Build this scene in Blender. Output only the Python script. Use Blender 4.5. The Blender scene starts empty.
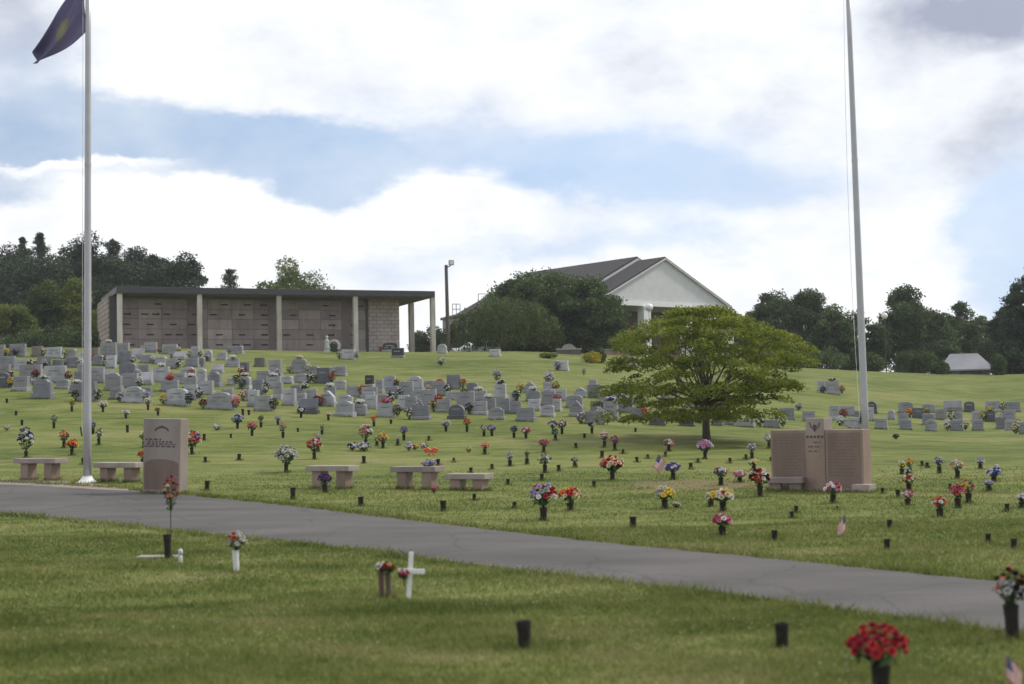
import bpy, bmesh, math, random
import numpy as np
from mathutils import Vector, Matrix
random.seed(7); RNG = np.random.default_rng(7)
SC = bpy.context.scene; COL = SC.collection
PI = math.pi
# ------------------------------------------------------------------ camera
F = 1422.0; CX, CY = 512.0, 342.0
CAMZ = 1.6
PITCH = math.atan(73.0 / F); ROLL = -0.02
CAMM = (Matrix.Rotation(PI / 2 + PITCH, 3, 'X') @ Matrix.Rotation(ROLL, 3, 'Z'))
cam = bpy.data.cameras.new('camera'); camo = bpy.data.objects.new('camera', cam); COL.objects.link(camo)
camo.location = (0, 0, CAMZ); camo.rotation_euler = CAMM.to_euler()
cam.sensor_width = 36; cam.lens = 36 * F / 1024.0; cam.clip_end = 8000; cam.clip_start = 0.1
cam.dof.use_dof = True; cam.dof.focus_distance = 48; cam.dof.aperture_fstop = 1.7
SC.camera = camo

def ray(px, py):
    d = CAMM @ Vector(((px - CX) / F, (CY - py) / F, -1.0))
    return d / d.y                                    # per metre of depth

# ------------------------------------------------------------------ terrain
PD = np.array([0, 8, 14, 20, 24, 28, 31, 38, 40, 45, 48, 53, 58, 60, 67, 70, 76, 84, 90, 97, 105, 112, 120, 135, 150, 200, 300, 600, 4000], float)
def prof(pts):
    a = np.array(pts, float); return np.interp(PD, a[:, 0], a[:, 1])
PL = prof([(0, 0), (14, 0), (20, .02), (24, .08), (31, .32), (40, .73), (48, 1.4), (58, 2.58), (67, 3.67), (76, 4.75), (85, 5.72), (97, 6.85), (105, 7.1), (112, 7.2), (135, 7.3), (200, 6.0), (600, 2), (4000, -10)])
PC = prof([(0, 0), (20, 0), (28, .12), (38, .40), (45, .81), (53, 1.41), (60, 2.23), (70, 3.32), (84, 4.85), (105, 6.25), (112, 6.62), (135, 6.9), (200, 6), (600, 2), (4000, -10)])
PR = prof([(0, 0), (20, 0), (32, .09), (48, .40), (62, .55), (68, 1.0), (75, 1.35), (90, 2.3), (100, 3.1), (115, 4.1), (135, 4.5), (200, 4.2), (600, 1.5), (4000, -10)])
def gz(x, y, bump=True):
    x = np.asarray(x, float); y = np.asarray(y, float)
    yy = np.maximum(y, 0); u = np.clip(x / np.maximum(yy, 8), -.36, .36)
    l = np.interp(yy, PD, PL); c = np.interp(yy, PD, PC); r = np.interp(yy, PD, PR)
    wl = np.clip(-u / .33, 0, 1); wr = np.clip(u / .33, 0, 1)
    wl = wl * wl * (3 - 2 * wl) * .5 + wl * .5; wr = wr * wr * (3 - 2 * wr) * .5 + wr * .5
    z = c * (1 - wl - wr) + l * wl + r * wr
    if bump:
        b = (np.sin(x * .55 + 1.3 * np.sin(y * .21)) * np.sin(y * 1.05 + .4 * np.sin(x * .3)) * (.022 + .018 * np.clip((yy - 36) / 20, 0, 1))
             + np.sin(x * 1.7 + y * .6) * np.sin(y * 2.3 - x * .35 + 1) * .012)
        z = z + b * np.clip((yy - 9) / 6, 0.35, 1) * np.clip((110 - yy) / 20, 0, 1) * np.clip(road_dist(x, y) / .8, 0, 1)
    return z
def at(px, py, bump=True):
    r = ray(px, py)
    ds = np.linspace(6, 150, 2900)
    g = CAMZ + r.z * ds - gz(r.x * ds, ds, bump)
    i = np.argmax(g < 0)
    if g[i] >= 0: i = len(ds) - 1
    d = ds[i]
    return Vector((r.x * d, d, float(gz(r.x * d, d, bump))))
def on_ray(px, py, d):
    r = ray(px, py); return Vector((r.x * d, d, CAMZ + r.z * d))

# road edges are needed before the bumps
ROADP = None
def road_dist(x, y):
    if ROADP is None: return np.full(np.broadcast(x, y).shape, 9.0)
    # signed-ish distance to the road: 0 inside, positive outside
    s = (x - RA[0]) * RT[0] + (y - RA[1]) * RT[1]
    n = -(x - RA[0]) * RT[1] + (y - RA[1]) * RT[0]
    lo = np.interp(s, RS, RNEAR) + .035 * np.sin(s * 1.1) + .018 * np.sin(s * 5.7 + 1) + .015 * np.sin(s * 11.3); hi = np.interp(s, RS, RFAR) + .035 * np.sin(s * .9 + 2) + .018 * np.sin(s * 4.9) + .015 * np.sin(s * 12.1)
    return np.maximum(0, np.maximum(lo - n, n - hi))
FAR = [(0, 483), (90, 488), (190, 496), (250, 502), (300, 508), (400, 518.5), (480, 529), (560, 538), (620, 545), (740, 557), (800, 563), (900, 573), (1024, 583)]
NEAR = [(0, 513), (134, 526), (209, 535), (300, 544), (425, 556), (480, 565), (620, 585), (740, 597), (870, 616), (1024, 631)]
fp = [at(*p, bump=False) for p in FAR]; npnt = [at(*p, bump=False) for p in NEAR]
RA = (npnt[-1].x, npnt[-1].y)
t_ = Vector((npnt[0].x - npnt[-1].x, npnt[0].y - npnt[-1].y)).normalized(); RT = (t_.x, t_.y)
def sn(p): return ((p.x - RA[0]) * RT[0] + (p.y - RA[1]) * RT[1], -(p.x - RA[0]) * RT[1] + (p.y - RA[1]) * RT[0])
sf = sorted(sn(p) for p in fp); sm = sorted(sn(p) for p in npnt)
if sum(v for _, v in sf) / len(sf) < sum(v for _, v in sm) / len(sm):
    pass
RS = np.linspace(-12, 45, 115)
def ext(pts):
    a = np.array(pts); k = np.polyfit(a[:, 0], a[:, 1], 3)
    s = np.clip(RS, a[0, 0], a[-1, 0]); v = np.polyval(k, s)
    dk = np.polyder(k)
    return v + (RS - s) * np.polyval(dk, s) * .5
e1, e2 = ext(sf), ext(sm)
RFAR, RNEAR = np.maximum(e1, e2), np.minimum(e1, e2)
ROADP = True

# ------------------------------------------------------------------ materials
def new_mat(name):
    m = bpy.data.materials.new(name); m.use_nodes = True
    nt = m.node_tree; return m, nt, nt.nodes['Principled BSDF']
def N(nt, typ, **kw):
    n = nt.nodes.new(typ)
    for k, v in kw.items():
        if k in n.inputs.keys() if isinstance(k, str) else False: n.inputs[k].default_value = v
        else: setattr(n, k, v)
    return n
def ramp(nt, stops):
    n = nt.nodes.new('ShaderNodeValToRGB'); e = n.color_ramp.elements
    while len(e) < len(stops): e.new(.5)
    for el, (p, c) in zip(e, stops):
        el.position = p; el.color = (*c, 1) if len(c) == 3 else c
    return n
def vary(c, k): return tuple(min(1, max(0, v * k)) for v in c)
MATS = {}
def mat(name, col, rough=.6, var=.18, scale=6., bump=0., metal=0., coat=0., detail=4., spec=.5):
    if name in MATS: return MATS[name]
    m, nt, b = new_mat(name)
    tc = N(nt, 'ShaderNodeTexCoord')
    no = N(nt, 'ShaderNodeTexNoise'); no.inputs['Scale'].default_value = scale; no.inputs['Detail'].default_value = detail
    nt.links.new(tc.outputs['Object'], no.inputs['Vector'])
    r = ramp(nt, [(.3, vary(col, 1 - var)), (.7, vary(col, 1 + var))])
    nt.links.new(no.outputs['Fac'], r.inputs['Fac']); nt.links.new(r.outputs['Color'], b.inputs['Base Color'])
    b.inputs['Roughness'].default_value = rough; b.inputs['Metallic'].default_value = metal
    b.inputs['Coat Weight'].default_value = coat
    b.inputs['Specular IOR Level'].default_value = spec
    if bump:
        bp = N(nt, 'ShaderNodeBump'); bp.inputs['Strength'].default_value = bump; bp.inputs['Distance'].default_value = .01
        nt.links.new(no.outputs['Fac'], bp.inputs['Height']); nt.links.new(bp.outputs['Normal'], b.inputs['Normal'])
    MATS[name] = m; return m
def granite(name, col, rough=.45, speck=.35):
    if name in MATS: return MATS[name]
    m, nt, b = new_mat(name)
    tc = N(nt, 'ShaderNodeTexCoord'); oi = N(nt, 'ShaderNodeObjectInfo')
    n1 = N(nt, 'ShaderNodeTexNoise'); n1.inputs['Scale'].default_value = 140; n1.inputs['Detail'].default_value = 2
    n2 = N(nt, 'ShaderNodeTexNoise'); n2.inputs['Scale'].default_value = 2.2; n2.inputs['Detail'].default_value = 5
    mp = N(nt, 'ShaderNodeMapping'); mp.inputs['Scale'].default_value = (1, 1, .35)
    nt.links.new(tc.outputs['Object'], n1.inputs['Vector']); nt.links.new(tc.outputs['Object'], mp.inputs['Vector'])
    va = N(nt, 'ShaderNodeVectorMath'); nt.links.new(mp.outputs['Vector'], va.inputs[0]); nt.links.new(oi.outputs['Location'], va.inputs[1])
    nt.links.new(va.outputs[0], n2.inputs['Vector'])
    r1 = ramp(nt, [(.35, vary(col, 1 - speck)), (.65, vary(col, 1 + speck))])
    r2 = ramp(nt, [(.3, (.72, .71, .68)), (.6, (1, 1, 1))])
    mx = N(nt, 'ShaderNodeMix', data_type='RGBA', blend_type='MULTIPLY'); mx.inputs[0].default_value = 1
    nt.links.new(n1.outputs['Fac'], r1.inputs['Fac']); nt.links.new(n2.outputs['Fac'], r2.inputs['Fac'])
    nt.links.new(r1.outputs['Color'], mx.inputs[6]); nt.links.new(r2.outputs['Color'], mx.inputs[7])
    rm = N(nt, 'ShaderNodeMath', operation='MULTIPLY_ADD'); nt.links.new(oi.outputs['Random'], rm.inputs[0]); rm.inputs[1].default_value = .42; rm.inputs[2].default_value = .79
    sc_ = N(nt, 'ShaderNodeVectorMath', operation='SCALE'); nt.links.new(mx.outputs[2], sc_.inputs[0]); nt.links.new(rm.outputs[0], sc_.inputs['Scale'])
    nt.links.new(sc_.outputs[0], b.inputs['Base Color']); b.inputs['Roughness'].default_value = rough
    MATS[name] = m; return m
def leafmat(name, cols, rough=.55, scale=.6, trans=.35):
    if name in MATS: return MATS[name]
    m, nt, b = new_mat(name)
    tc = N(nt, 'ShaderNodeTexCoord'); oi = N(nt, 'ShaderNodeObjectInfo')
    no = N(nt, 'ShaderNodeTexNoise'); no.inputs['Scale'].default_value = scale; no.inputs['Detail'].default_value = 3
    nt.links.new(tc.outputs['Object'], no.inputs['Vector'])
    ge = N(nt, 'ShaderNodeNewGeometry')
    ad = N(nt, 'ShaderNodeMath', operation='MULTIPLY_ADD'); ad.inputs[1].default_value = .28; nt.links.new(ge.outputs['Random Per Island'], ad.inputs[0])
    nt.links.new(no.outputs['Fac'], ad.inputs[2])
    su = N(nt, 'ShaderNodeMath', operation='SUBTRACT'); su.inputs[1].default_value = .14; nt.links.new(ad.outputs[0], su.inputs[0])
    r = ramp(nt, [(.28 + i * .44 / (len(cols) - 1), c) for i, c in enumerate(cols)])
    nt.links.new(su.outputs[0], r.inputs['Fac'])
    nt.links.new(r.outputs['Color'], b.inputs['Base Color']); b.inputs['Roughness'].default_value = rough
    b.inputs['Specular IOR Level'].default_value = .25
    tr = N(nt, 'ShaderNodeBsdfTranslucent'); nt.links.new(r.outputs['Color'], tr.inputs['Color'])
    ms = N(nt, 'ShaderNodeMixShader'); ms.inputs[0].default_value = trans
    out = nt.nodes['Material Output']
    nt.links.new(b.outputs[0], ms.inputs[1]); nt.links.new(tr.outputs[0], ms.inputs[2]); nt.links.new(ms.outputs[0], out.inputs['Surface'])
    MATS[name] = m; return m

# ------------------------------------------------------------------ mesh helpers
class MB:
    def __init__(s): s.v = []; s.f = []; s.mi = []; s.uv = None
    def add(s, vs, fs, m=0):
        o = len(s.v); s.v += [tuple(v) for v in vs]; s.f += [tuple(i + o for i in f) for f in fs]; s.mi += [m] * len(fs); return s
    def box(s, c, d, rz=0, m=0, taper=1.0):
        cx, cy, cz = c; x, y, z = d[0] / 2, d[1] / 2, d[2] / 2; ca, sa = math.cos(rz), math.sin(rz); vs = []
        for k in (-1, 1):
            t = taper if k == 1 else 1
            for a, b in ((-1, -1), (1, -1), (1, 1), (-1, 1)):
                px, py = a * x * t, b * y * t
                vs.append((cx + px * ca - py * sa, cy + px * sa + py * ca, cz + k * z))
        return s.add(vs, [(3, 2, 1, 0), (4, 5, 6, 7), (0, 1, 5, 4), (1, 2, 6, 5), (2, 3, 7, 6), (3, 0, 4, 7)], m)
    def tube(s, pts, rs, n=8, m=0, cap=True):
        pts = [Vector(p) for p in pts]; vs = []; fs = []
        if not hasattr(rs, '__len__'): rs = [rs] * len(pts)
        for i, p in enumerate(pts):
            d = (pts[min(i + 1, len(pts) - 1)] - pts[max(i - 1, 0)]).normalized()
            a = d.cross(Vector((0, 1, 0.01)) if abs(d.y) < .9 else Vector((1, 0, 0))).normalized(); b = d.cross(a)
            for k in range(n):
                t = 2 * PI * k / n; vs.append(p + (a * math.cos(t) + b * math.sin(t)) * rs[i])
        for i in range(len(pts) - 1):
            for k in range(n):
                k2 = (k + 1) % n; fs.append((i * n + k, i * n + k2, (i + 1) * n + k2, (i + 1) * n + k))
        if cap: fs.append(tuple(range(n))[::-1]); fs.append(tuple((len(pts) - 1) * n + k for k in range(n)))
        return s.add(vs, fs, m)
    def lathe(s, prof_, n=14, c=(0, 0, 0), m=0):
        vs = []; fs = []
        for r, z in prof_:
            for k in range(n):
                t = 2 * PI * k / n; vs.append((c[0] + r * math.cos(t), c[1] + r * math.sin(t), c[2] + z))
        L = len(prof_)
        for i in range(L - 1):
            for k in range(n):
                k2 = (k + 1) % n; fs.append((i * n + k, i * n + k2, (i + 1) * n + k2, (i + 1) * n + k))
        fs.append(tuple(range(n))[::-1]); fs.append(tuple((L - 1) * n + k for k in range(n)))
        return s.add(vs, fs, m)
    def prism(s, poly, y0, y1, m=0, yf=None):
        """polygon in x,z extruded along y"""
        n = len(poly); vs = [(x, y0, z) for x, z in poly] + [(x, y1, z) for x, z in poly]
        fs = [tuple(range(n)), tuple(range(2 * n - 1, n - 1, -1))]
        fs += [(i, i + n, (i + 1) % n + n, (i + 1) % n) for i in range(n)]
        return s.add(vs, fs, m)
    def build(s, name, mats, parent=None, loc=None, rz=0, bevel=0, smooth=False, seg=2):
        me = bpy.data.meshes.new(name); me.from_pydata(s.v, [], s.f)
        if not isinstance(mats, (list, tuple)): mats = [mats]
        for m in mats: me.materials.append(m)
        if len(mats) > 1: me.polygons.foreach_set('material_index', s.mi)
        bm = bmesh.new(); bm.from_mesh(me)
        bmesh.ops.recalc_face_normals(bm, faces=bm.faces)
        if bevel:
            ed = [e for e in bm.edges if len(e.link_faces) == 2 and e.calc_face_angle(0) > .5]
            bmesh.ops.bevel(bm, geom=ed, offset=bevel, segments=seg, affect='EDGES', profile=.6, clamp_overlap=True)
        bm.to_mesh(me); bm.free()
        if smooth:
            me.polygons.foreach_set('use_smooth', [True] * len(me.polygons))
        o = bpy.data.objects.new(name, me); COL.objects.link(o)
        if parent: o.parent = parent
        if loc is not None: o.location = loc
        if rz: o.rotation_euler.z = rz
        return o
REG = []
def tag(o, label, cat, group=None, px=None):
    o['label'] = label; o['category'] = cat
    if group: o['group'] = group
    if px is not None: REG.append((o, label, px))
    return o
def thing(name, label, cat, loc=(0, 0, 0), rz=0, group=None, px=None):
    o = bpy.data.objects.new(name, None); COL.objects.link(o); o.empty_display_size = .2
    o.location = loc; o.rotation_euler.z = rz
    return tag(o, label, cat, group, px)
def npmesh(name, V, Fq, m, parent=None, loc=None, kind=None):
    me = bpy.data.meshes.new(name); nv = len(V); k = Fq.shape[1]; nf = len(Fq)
    me.vertices.add(nv); me.vertices.foreach_set('co', V.astype(np.float32).ravel())
    me.loops.add(nf * k); me.loops.foreach_set('vertex_index', Fq.astype(np.int32).ravel())
    me.polygons.add(nf); me.polygons.foreach_set('loop_start', np.arange(0, nf * k, k, dtype=np.int32))
    try: me.polygons.foreach_set('loop_total', np.full(nf, k, dtype=np.int32))
    except Exception: pass
    me.update(calc_edges=True); me.materials.append(m)
    o = bpy.data.objects.new(name, me); COL.objects.link(o)
    if parent: o.parent = parent
    if loc is not None: o.location = loc
    if kind: o['kind'] = kind
    return o
def leaves(P, size, flat=0., droop=0., aspect=.55):
    """leaf-shaped quads at the points P"""
    n = len(P); s = size * RNG.uniform(.6, 1.35, (n, 1))
    d = RNG.normal(size=(n, 3)); d[:, 2] = d[:, 2] * (1 - flat) - droop; d /= np.linalg.norm(d, axis=1, keepdims=True)
    up = RNG.normal(size=(n, 3)) * (1 - flat * .8); up[:, 2] += flat * 2
    w = np.cross(d, up); w /= np.linalg.norm(w, axis=1, keepdims=True) + 1e-9
    V = np.stack([P - d * s * .5, P + w * s * aspect * .5, P + d * s * .5, P - w * s * aspect * .5], 1).reshape(-1, 3)
    return V, np.arange(4 * n).reshape(n, 4)
def in_ell(c, r, n, shell=.55):
    p = RNG.normal(size=(n, 3)); p /= np.linalg.norm(p, axis=1, keepdims=True)
    rad = RNG.uniform(shell ** 3 * .3, 1, (n, 1)) ** (1 / 3)
    return np.asarray(c) + p * rad * np.asarray(r)

# ------------------------------------------------------------------ sky and light
TOSUN = Vector((.74, .30, .80)).normalized()
def build_sky():
    w = bpy.data.worlds.new('World'); SC.world = w; w.use_nodes = True; nt = w.node_tree
    L = nt.links.new; bg = nt.nodes['Background']
    sky = N(nt, 'ShaderNodeTexSky'); sky.sky_type = 'NISHITA'; sky.sun_disc = False
    sky.sun_elevation = math.asin(TOSUN.z); sky.sun_rotation = math.atan2(TOSUN.x, TOSUN.y); sky.air_density = 1.0; sky.dust_density = 1.5
    tc = N(nt, 'ShaderNodeTexCoord')
    def M(op, a, b=None, c=None):
        n = N(nt, 'ShaderNodeMath', operation=op)
        for i, v in enumerate((a, b, c)):
            if v is None: continue
            if isinstance(v, (int, float)): n.inputs[i].default_value = v
            else: L(v, n.inputs[i])
        return n.outputs[0]
    def noise(scale, det, rough, off=(0, 0, 0), st=(1, 1, 2.0)):
        mp = N(nt, 'ShaderNodeMapping'); mp.inputs['Location'].default_value = off; mp.inputs['Scale'].default_value = st
        L(tc.outputs['Generated'], mp.inputs['Vector'])
        n = N(nt, 'ShaderNodeTexNoise'); n.inputs['Scale'].default_value = scale; n.inputs['Detail'].default_value = det; n.inputs['Roughness'].default_value = rough
        L(mp.outputs[0], n.inputs['Vector']); return n
    sx = N(nt, 'ShaderNodeSeparateXYZ'); L(tc.outputs['Generated'], sx.inputs[0])
    az = M('ARCTAN2', sx.outputs[0], sx.outputs[1]); el = M('ARCSINE', sx.outputs[2])
    w1 = noise(9, 5, .6); sc = N(nt, 'ShaderNodeSeparateColor'); L(w1.outputs['Color'], sc.inputs[0])
    azw = M('ADD', az, M('MULTIPLY', M('SUBTRACT', sc.outputs[0], .5), .10))
    elw = M('ADD', el, M('MULTIPLY', M('SUBTRACT', sc.outputs[1], .5), .075))
    def blobs(lst):
        tot = None
        for px, py, rx, ry, amp in lst:
            r = ray(px, py); a0 = math.atan2(r.x, 1); e0 = math.atan2(r.z, math.hypot(r.x, 1))
            a = M('MULTIPLY', M('SUBTRACT', azw, a0), F / rx); e = M('MULTIPLY', M('SUBTRACT', elw, e0), F / ry)
            g = M('MULTIPLY', M('EXPONENT', M('MULTIPLY', M('ADD', M('MULTIPLY', a, a), M('MULTIPLY', e, e)), -1.0)), amp)
            tot = g if tot is None else M('ADD', tot, g)
        return tot
    # gaps in the cloud deck where the blue shows
    hole = blobs([(20, 125, 150, 34, 1.0), (180, 150, 150, 34, 1.0), (330, 165, 140, 34, .85), (470, 150, 120, 44, .62), (640, 175, 130, 42, 1.0), (340, 188, 70, 22, .5), (480, 245, 180, 30, .30), (900, 150, 70, 40, .15),
                  (760, 190, 80, 20, .45), (560, 235, 160, 22, .40), (20, 205, 90, 20, .7), (360, 250, 120, 40, .25), (1015, 250, 46, 74, 1.25), (20, 60, 60, 50, .35),
                  (700, 240, 140, 16, .35), (330, 205, 50, 20, .45), (-150, 150, 160, 80, .8), (1200, 120, 120, 160, .7)])
    bk = N(nt, 'ShaderNodeMapRange', interpolation_type='SMOOTHSTEP'); L(sx.outputs[1], bk.inputs[0]); bk.inputs[1].default_value = .35; bk.inputs[2].default_value = -.35; bk.inputs[4].default_value = .32
    hole = M('ADD', hole, bk.outputs[0])
    n1 = noise(6.5, 9, .66, (3.1, 1.7, .4)); n2 = noise(17, 6, .6, (1, 5, 2))
    streak = blobs([(70, 168, 110, 7, .75), (300, 120, 60, 14, .3), (560, 205, 120, 12, .35), (440, 192, 60, 24, .75), (230, 222, 200, 34, .7), (120, 222, 110, 26, .45), (640, 225, 300, 18, .28)])
    cov = M('ADD', M('SUBTRACT', .97, hole), streak)
    cov = M('ADD', cov, M('MULTIPLY', M('SUBTRACT', n1.outputs['Fac'], .5), 1.25))
    cov = M('ADD', cov, M('MULTIPLY', M('SUBTRACT', n2.outputs['Fac'], .5), .35))
    mr = N(nt, 'ShaderNodeMapRange', interpolation_type='SMOOTHSTEP'); L(cov, mr.inputs[0]); mr.inputs[1].default_value = .12; mr.inputs[2].default_value = .98
    n4 = noise(6, 6, .58, (11, 4, 6), (1, 1, 1.8)); wv = N(nt, 'ShaderNodeMapRange'); L(n4.outputs['Fac'], wv.inputs[0]); wv.inputs[1].default_value = .40; wv.inputs[2].default_value = .72; wv.inputs[4].default_value = .5
    alpha = M('ADD', mr.outputs[0], M('MULTIPLY', M('SUBTRACT', 1.0, mr.outputs[0]), wv.outputs[0]))
    # thick parts of the cloud are greyer
    grey = blobs([(660, 55, 80, 30, .42), (985, 10, 80, 40, 1.6), (1010, 130, 60, 40, .95), (480, 120, 120, 46, .55), (620, 110, 80, 30, .2), (760, 150, 120, 50, .3), (200, 235, 60, 10, .3), (0, 20, 60, 60, .7),
                  (900, 60, 80, 60, .25), (780, 120, 90, 60, .25), (400, 60, 120, 30, .2), (860, 200, 120, 30, .25), (60, 60, 100, 40, .3)])
    n3 = noise(10, 8, .6, (7, 2, 9), (1, 1, 1.7))
    g2 = M('ADD', M('MULTIPLY', grey, .55), M('MULTIPLY', M('SUBTRACT', n3.outputs['Fac'], .41), 1.25))
    gm = N(nt, 'ShaderNodeMapRange'); L(g2, gm.inputs[0]); gm.inputs[1].default_value = 0.0; gm.inputs[2].default_value = .9
    cc = ramp(nt, [(0, (1.0, 1.0, 1.0)), (.35, (.83, .86, .92)), (1, (.38, .41, .52))]); L(gm.outputs[0], cc.inputs['Fac'])
    cs = N(nt, 'ShaderNodeVectorMath', operation='SCALE'); L(cc.outputs['Color'], cs.inputs[0]); cs.inputs['Scale'].default_value = CLOUD
    # the open sky, with the milky veil a humid day puts in it
    veil = N(nt, 'ShaderNodeMix', data_type='RGBA'); veil.inputs[0].default_value = .85
    azm = N(nt, 'ShaderNodeMapRange'); L(az, azm.inputs[0]); azm.inputs[1].default_value = -.36; azm.inputs[2].default_value = .08; azm.inputs[3].default_value = .76; azm.inputs[4].default_value = 1.0
    vsc = N(nt, 'ShaderNodeVectorMath', operation='SCALE'); vsc.inputs[0].default_value = (4.4, 5.75, 7.8); L(azm.outputs[0], vsc.inputs['Scale'])
    L(sky.outputs[0], veil.inputs[6]); L(vsc.outputs[0], veil.inputs[7])
    mx = N(nt, 'ShaderNodeMix', data_type='RGBA'); L(alpha, mx.inputs[0]); L(veil.outputs[2], mx.inputs[6]); L(cs.outputs[0], mx.inputs[7])
    L(mx.outputs[2], bg.inputs['Color']); bg.inputs['Strength'].default_value = .1
CLOUD = 8.7
build_sky()
sl = bpy.data.lights.new('sun', 'SUN'); sl.energy = 2.2; sl.angle = math.radians(6); sl.color = (1, .94, .84)
so = bpy.data.objects.new('sun', sl); COL.objects.link(so); so.rotation_euler = TOSUN.to_track_quat('Z', 'Y').to_euler(); so.location = (30, 10, 60)

# ------------------------------------------------------------------ ground
G_DARK, G_MID, G_YEL, G_DRY = (.060, .086, .018), (.110, .134, .032), (.154, .166, .050), (.205, .190, .090)
def grass_nodes(nt, b, tips=False):
    L = nt.links.new; tc = N(nt, 'ShaderNodeTexCoord')
    def noise(s, d, st=(1, 1, 1), r=.55):
        mp = N(nt, 'ShaderNodeMapping'); mp.inputs['Scale'].default_value = st; L(tc.outputs['Object'], mp.inputs['Vector'])
        n = N(nt, 'ShaderNodeTexNoise'); n.inputs['Scale'].default_value = s; n.inputs['Detail'].default_value = d; n.inputs['Roughness'].default_value = r
        L(mp.outputs[0], n.inputs['Vector']); return n.outputs['Fac']
    a = noise(.11, 4, (1, 1.6, 1)); f = noise(1.1, 6, (.6, 1.5, 1), .65); h = noise(11, 4)
    m1 = N(nt, 'ShaderNodeMath', operation='MULTIPLY_ADD'); L(a, m1.inputs[0]); m1.inputs[1].default_value = .8; 
    m2 = N(nt, 'ShaderNodeMath', operation='MULTIPLY_ADD'); L(f, m2.inputs[0]); m2.inputs[1].default_value = 1.15; m2.inputs[2].default_value = -.595
    L(m2.outputs[0], m1.inputs[2])
    m3 = N(nt, 'ShaderNodeMath', operation='MULTIPLY_ADD'); L(h, m3.inputs[0]); m3.inputs[1].default_value = .5; L(m1.outputs[0], m3.inputs[2])
    src = m3.outputs[0]
    m4 = N(nt, 'ShaderNodeMath', operation='SUBTRACT'); L(src, m4.inputs[0]); m4.inputs[1].default_value = .13; src = m4.outputs[0]
    if tips:
        ge = N(nt, 'ShaderNodeNewGeometry'); m5 = N(nt, 'ShaderNodeMath', operation='MULTIPLY_ADD'); L(ge.outputs['Random Per Island'], m5.inputs[0])
        m5.inputs[1].default_value = .34; L(src, m5.inputs[2]); m6 = N(nt, 'ShaderNodeMath', operation='SUBTRACT'); L(m5.outputs[0], m6.inputs[0]); m6.inputs[1].default_value = .15; src = m6.outputs[0]
    r = ramp(nt, [(.26, G_DARK), (.46, G_MID), (.62, G_YEL), (.80, G_DRY)]); L(src, r.inputs['Fac'])
    if not tips: return r.outputs['Color'], h, tc
    lift = N(nt, 'ShaderNodeVectorMath', operation='SCALE'); L(r.outputs['Color'], lift.inputs[0]); lift.inputs['Scale'].default_value = 1.3
    return lift.outputs[0], h, tc
def ground_mat():
    m, nt, b = new_mat('lawn'); L = nt.links.new
    col, h, tc = grass_nodes(nt, b)
    # bare earth of a recent grave near the middle of the lawn
    c = at(690, 485)
    mp = N(nt, 'ShaderNodeMapping'); mp.vector_type = 'TEXTURE'; mp.inputs['Location'].default_value = (c.x, c.y, 0); mp.inputs['Scale'].default_value = (1.7, 1.5, 50)
    L(tc.outputs['Object'], mp.inputs['Vector'])
    ln = N(nt, 'ShaderNodeVectorMath', operation='LENGTH'); L(mp.outputs[0], ln.inputs[0])
    nn = N(nt, 'ShaderNodeTexNoise'); nn.inputs['Scale'].default_value = 1.6; nn.inputs['Detail'].default_value = 7; L(tc.outputs['Object'], nn.inputs['Vector'])
    ad = N(nt, 'ShaderNodeMath', operation='MULTIPLY_ADD'); L(nn.outputs['Fac'], ad.inputs[0]); ad.inputs[1].default_value = 1.9; L(ln.outputs['Value'], ad.inputs[2])
    mr = N(nt, 'ShaderNodeMapRange'); L(ad.outputs[0], mr.inputs[0]); mr.inputs[1].default_value = 1.95; mr.inputs[2].default_value = 1.45; mr.inputs[4].default_value = .75
    mx = N(nt, 'ShaderNodeMix', data_type='RGBA'); L(mr.outputs[0], mx.inputs[0]); L(col, mx.inputs[6]); mx.inputs[7].default_value = (.155, .115, .065, 1)
    L(mx.outputs[2], b.inputs['Base Color']); b.inputs['Roughness'].default_value = .9; b.inputs['Specular IOR Level'].default_value = .1
    bp = N(nt, 'ShaderNodeBump'); bp.inputs['Strength'].default_value = .6; bp.inputs['Distance'].default_value = .03; L(h, bp.inputs['Height']); L(bp.outputs[0], b.inputs['Normal'])
    return m
def build_ground():
    ys = np.concatenate([[-3000, -600, -120, -30, -8, -2], np.arange(0, 8, 1.), np.arange(8, 46, .22), np.arange(46, 120, .8), np.arange(120, 200, 4), [210, 240, 300, 400, 600, 1000, 2000, 4500]])
    xs = np.concatenate([[-4000, -1500, -500, -200, -120], np.arange(-70, -20, 2.), np.arange(-20, 20, .28), np.arange(20, 71, 2.), [120, 200, 500, 1500, 4000]])
    X, Y = np.meshgrid(xs, ys); Z = gz(X, Y)
    Z = Z - .012 * (road_dist(X, Y) <= 0)
    V = np.stack([X, Y, Z], -1).reshape(-1, 3); nx, ny = len(xs), len(ys)
    i = (np.arange(ny - 1)[:, None] * nx + np.arange(nx - 1)[None]).ravel()
    o = npmesh('ground', V, np.stack([i, i + 1, i + nx + 1, i + nx], 1), ground_mat(), kind='structure')
    o.data.polygons.foreach_set('use_smooth', [True] * len(o.data.polygons))
build_ground()
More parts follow.
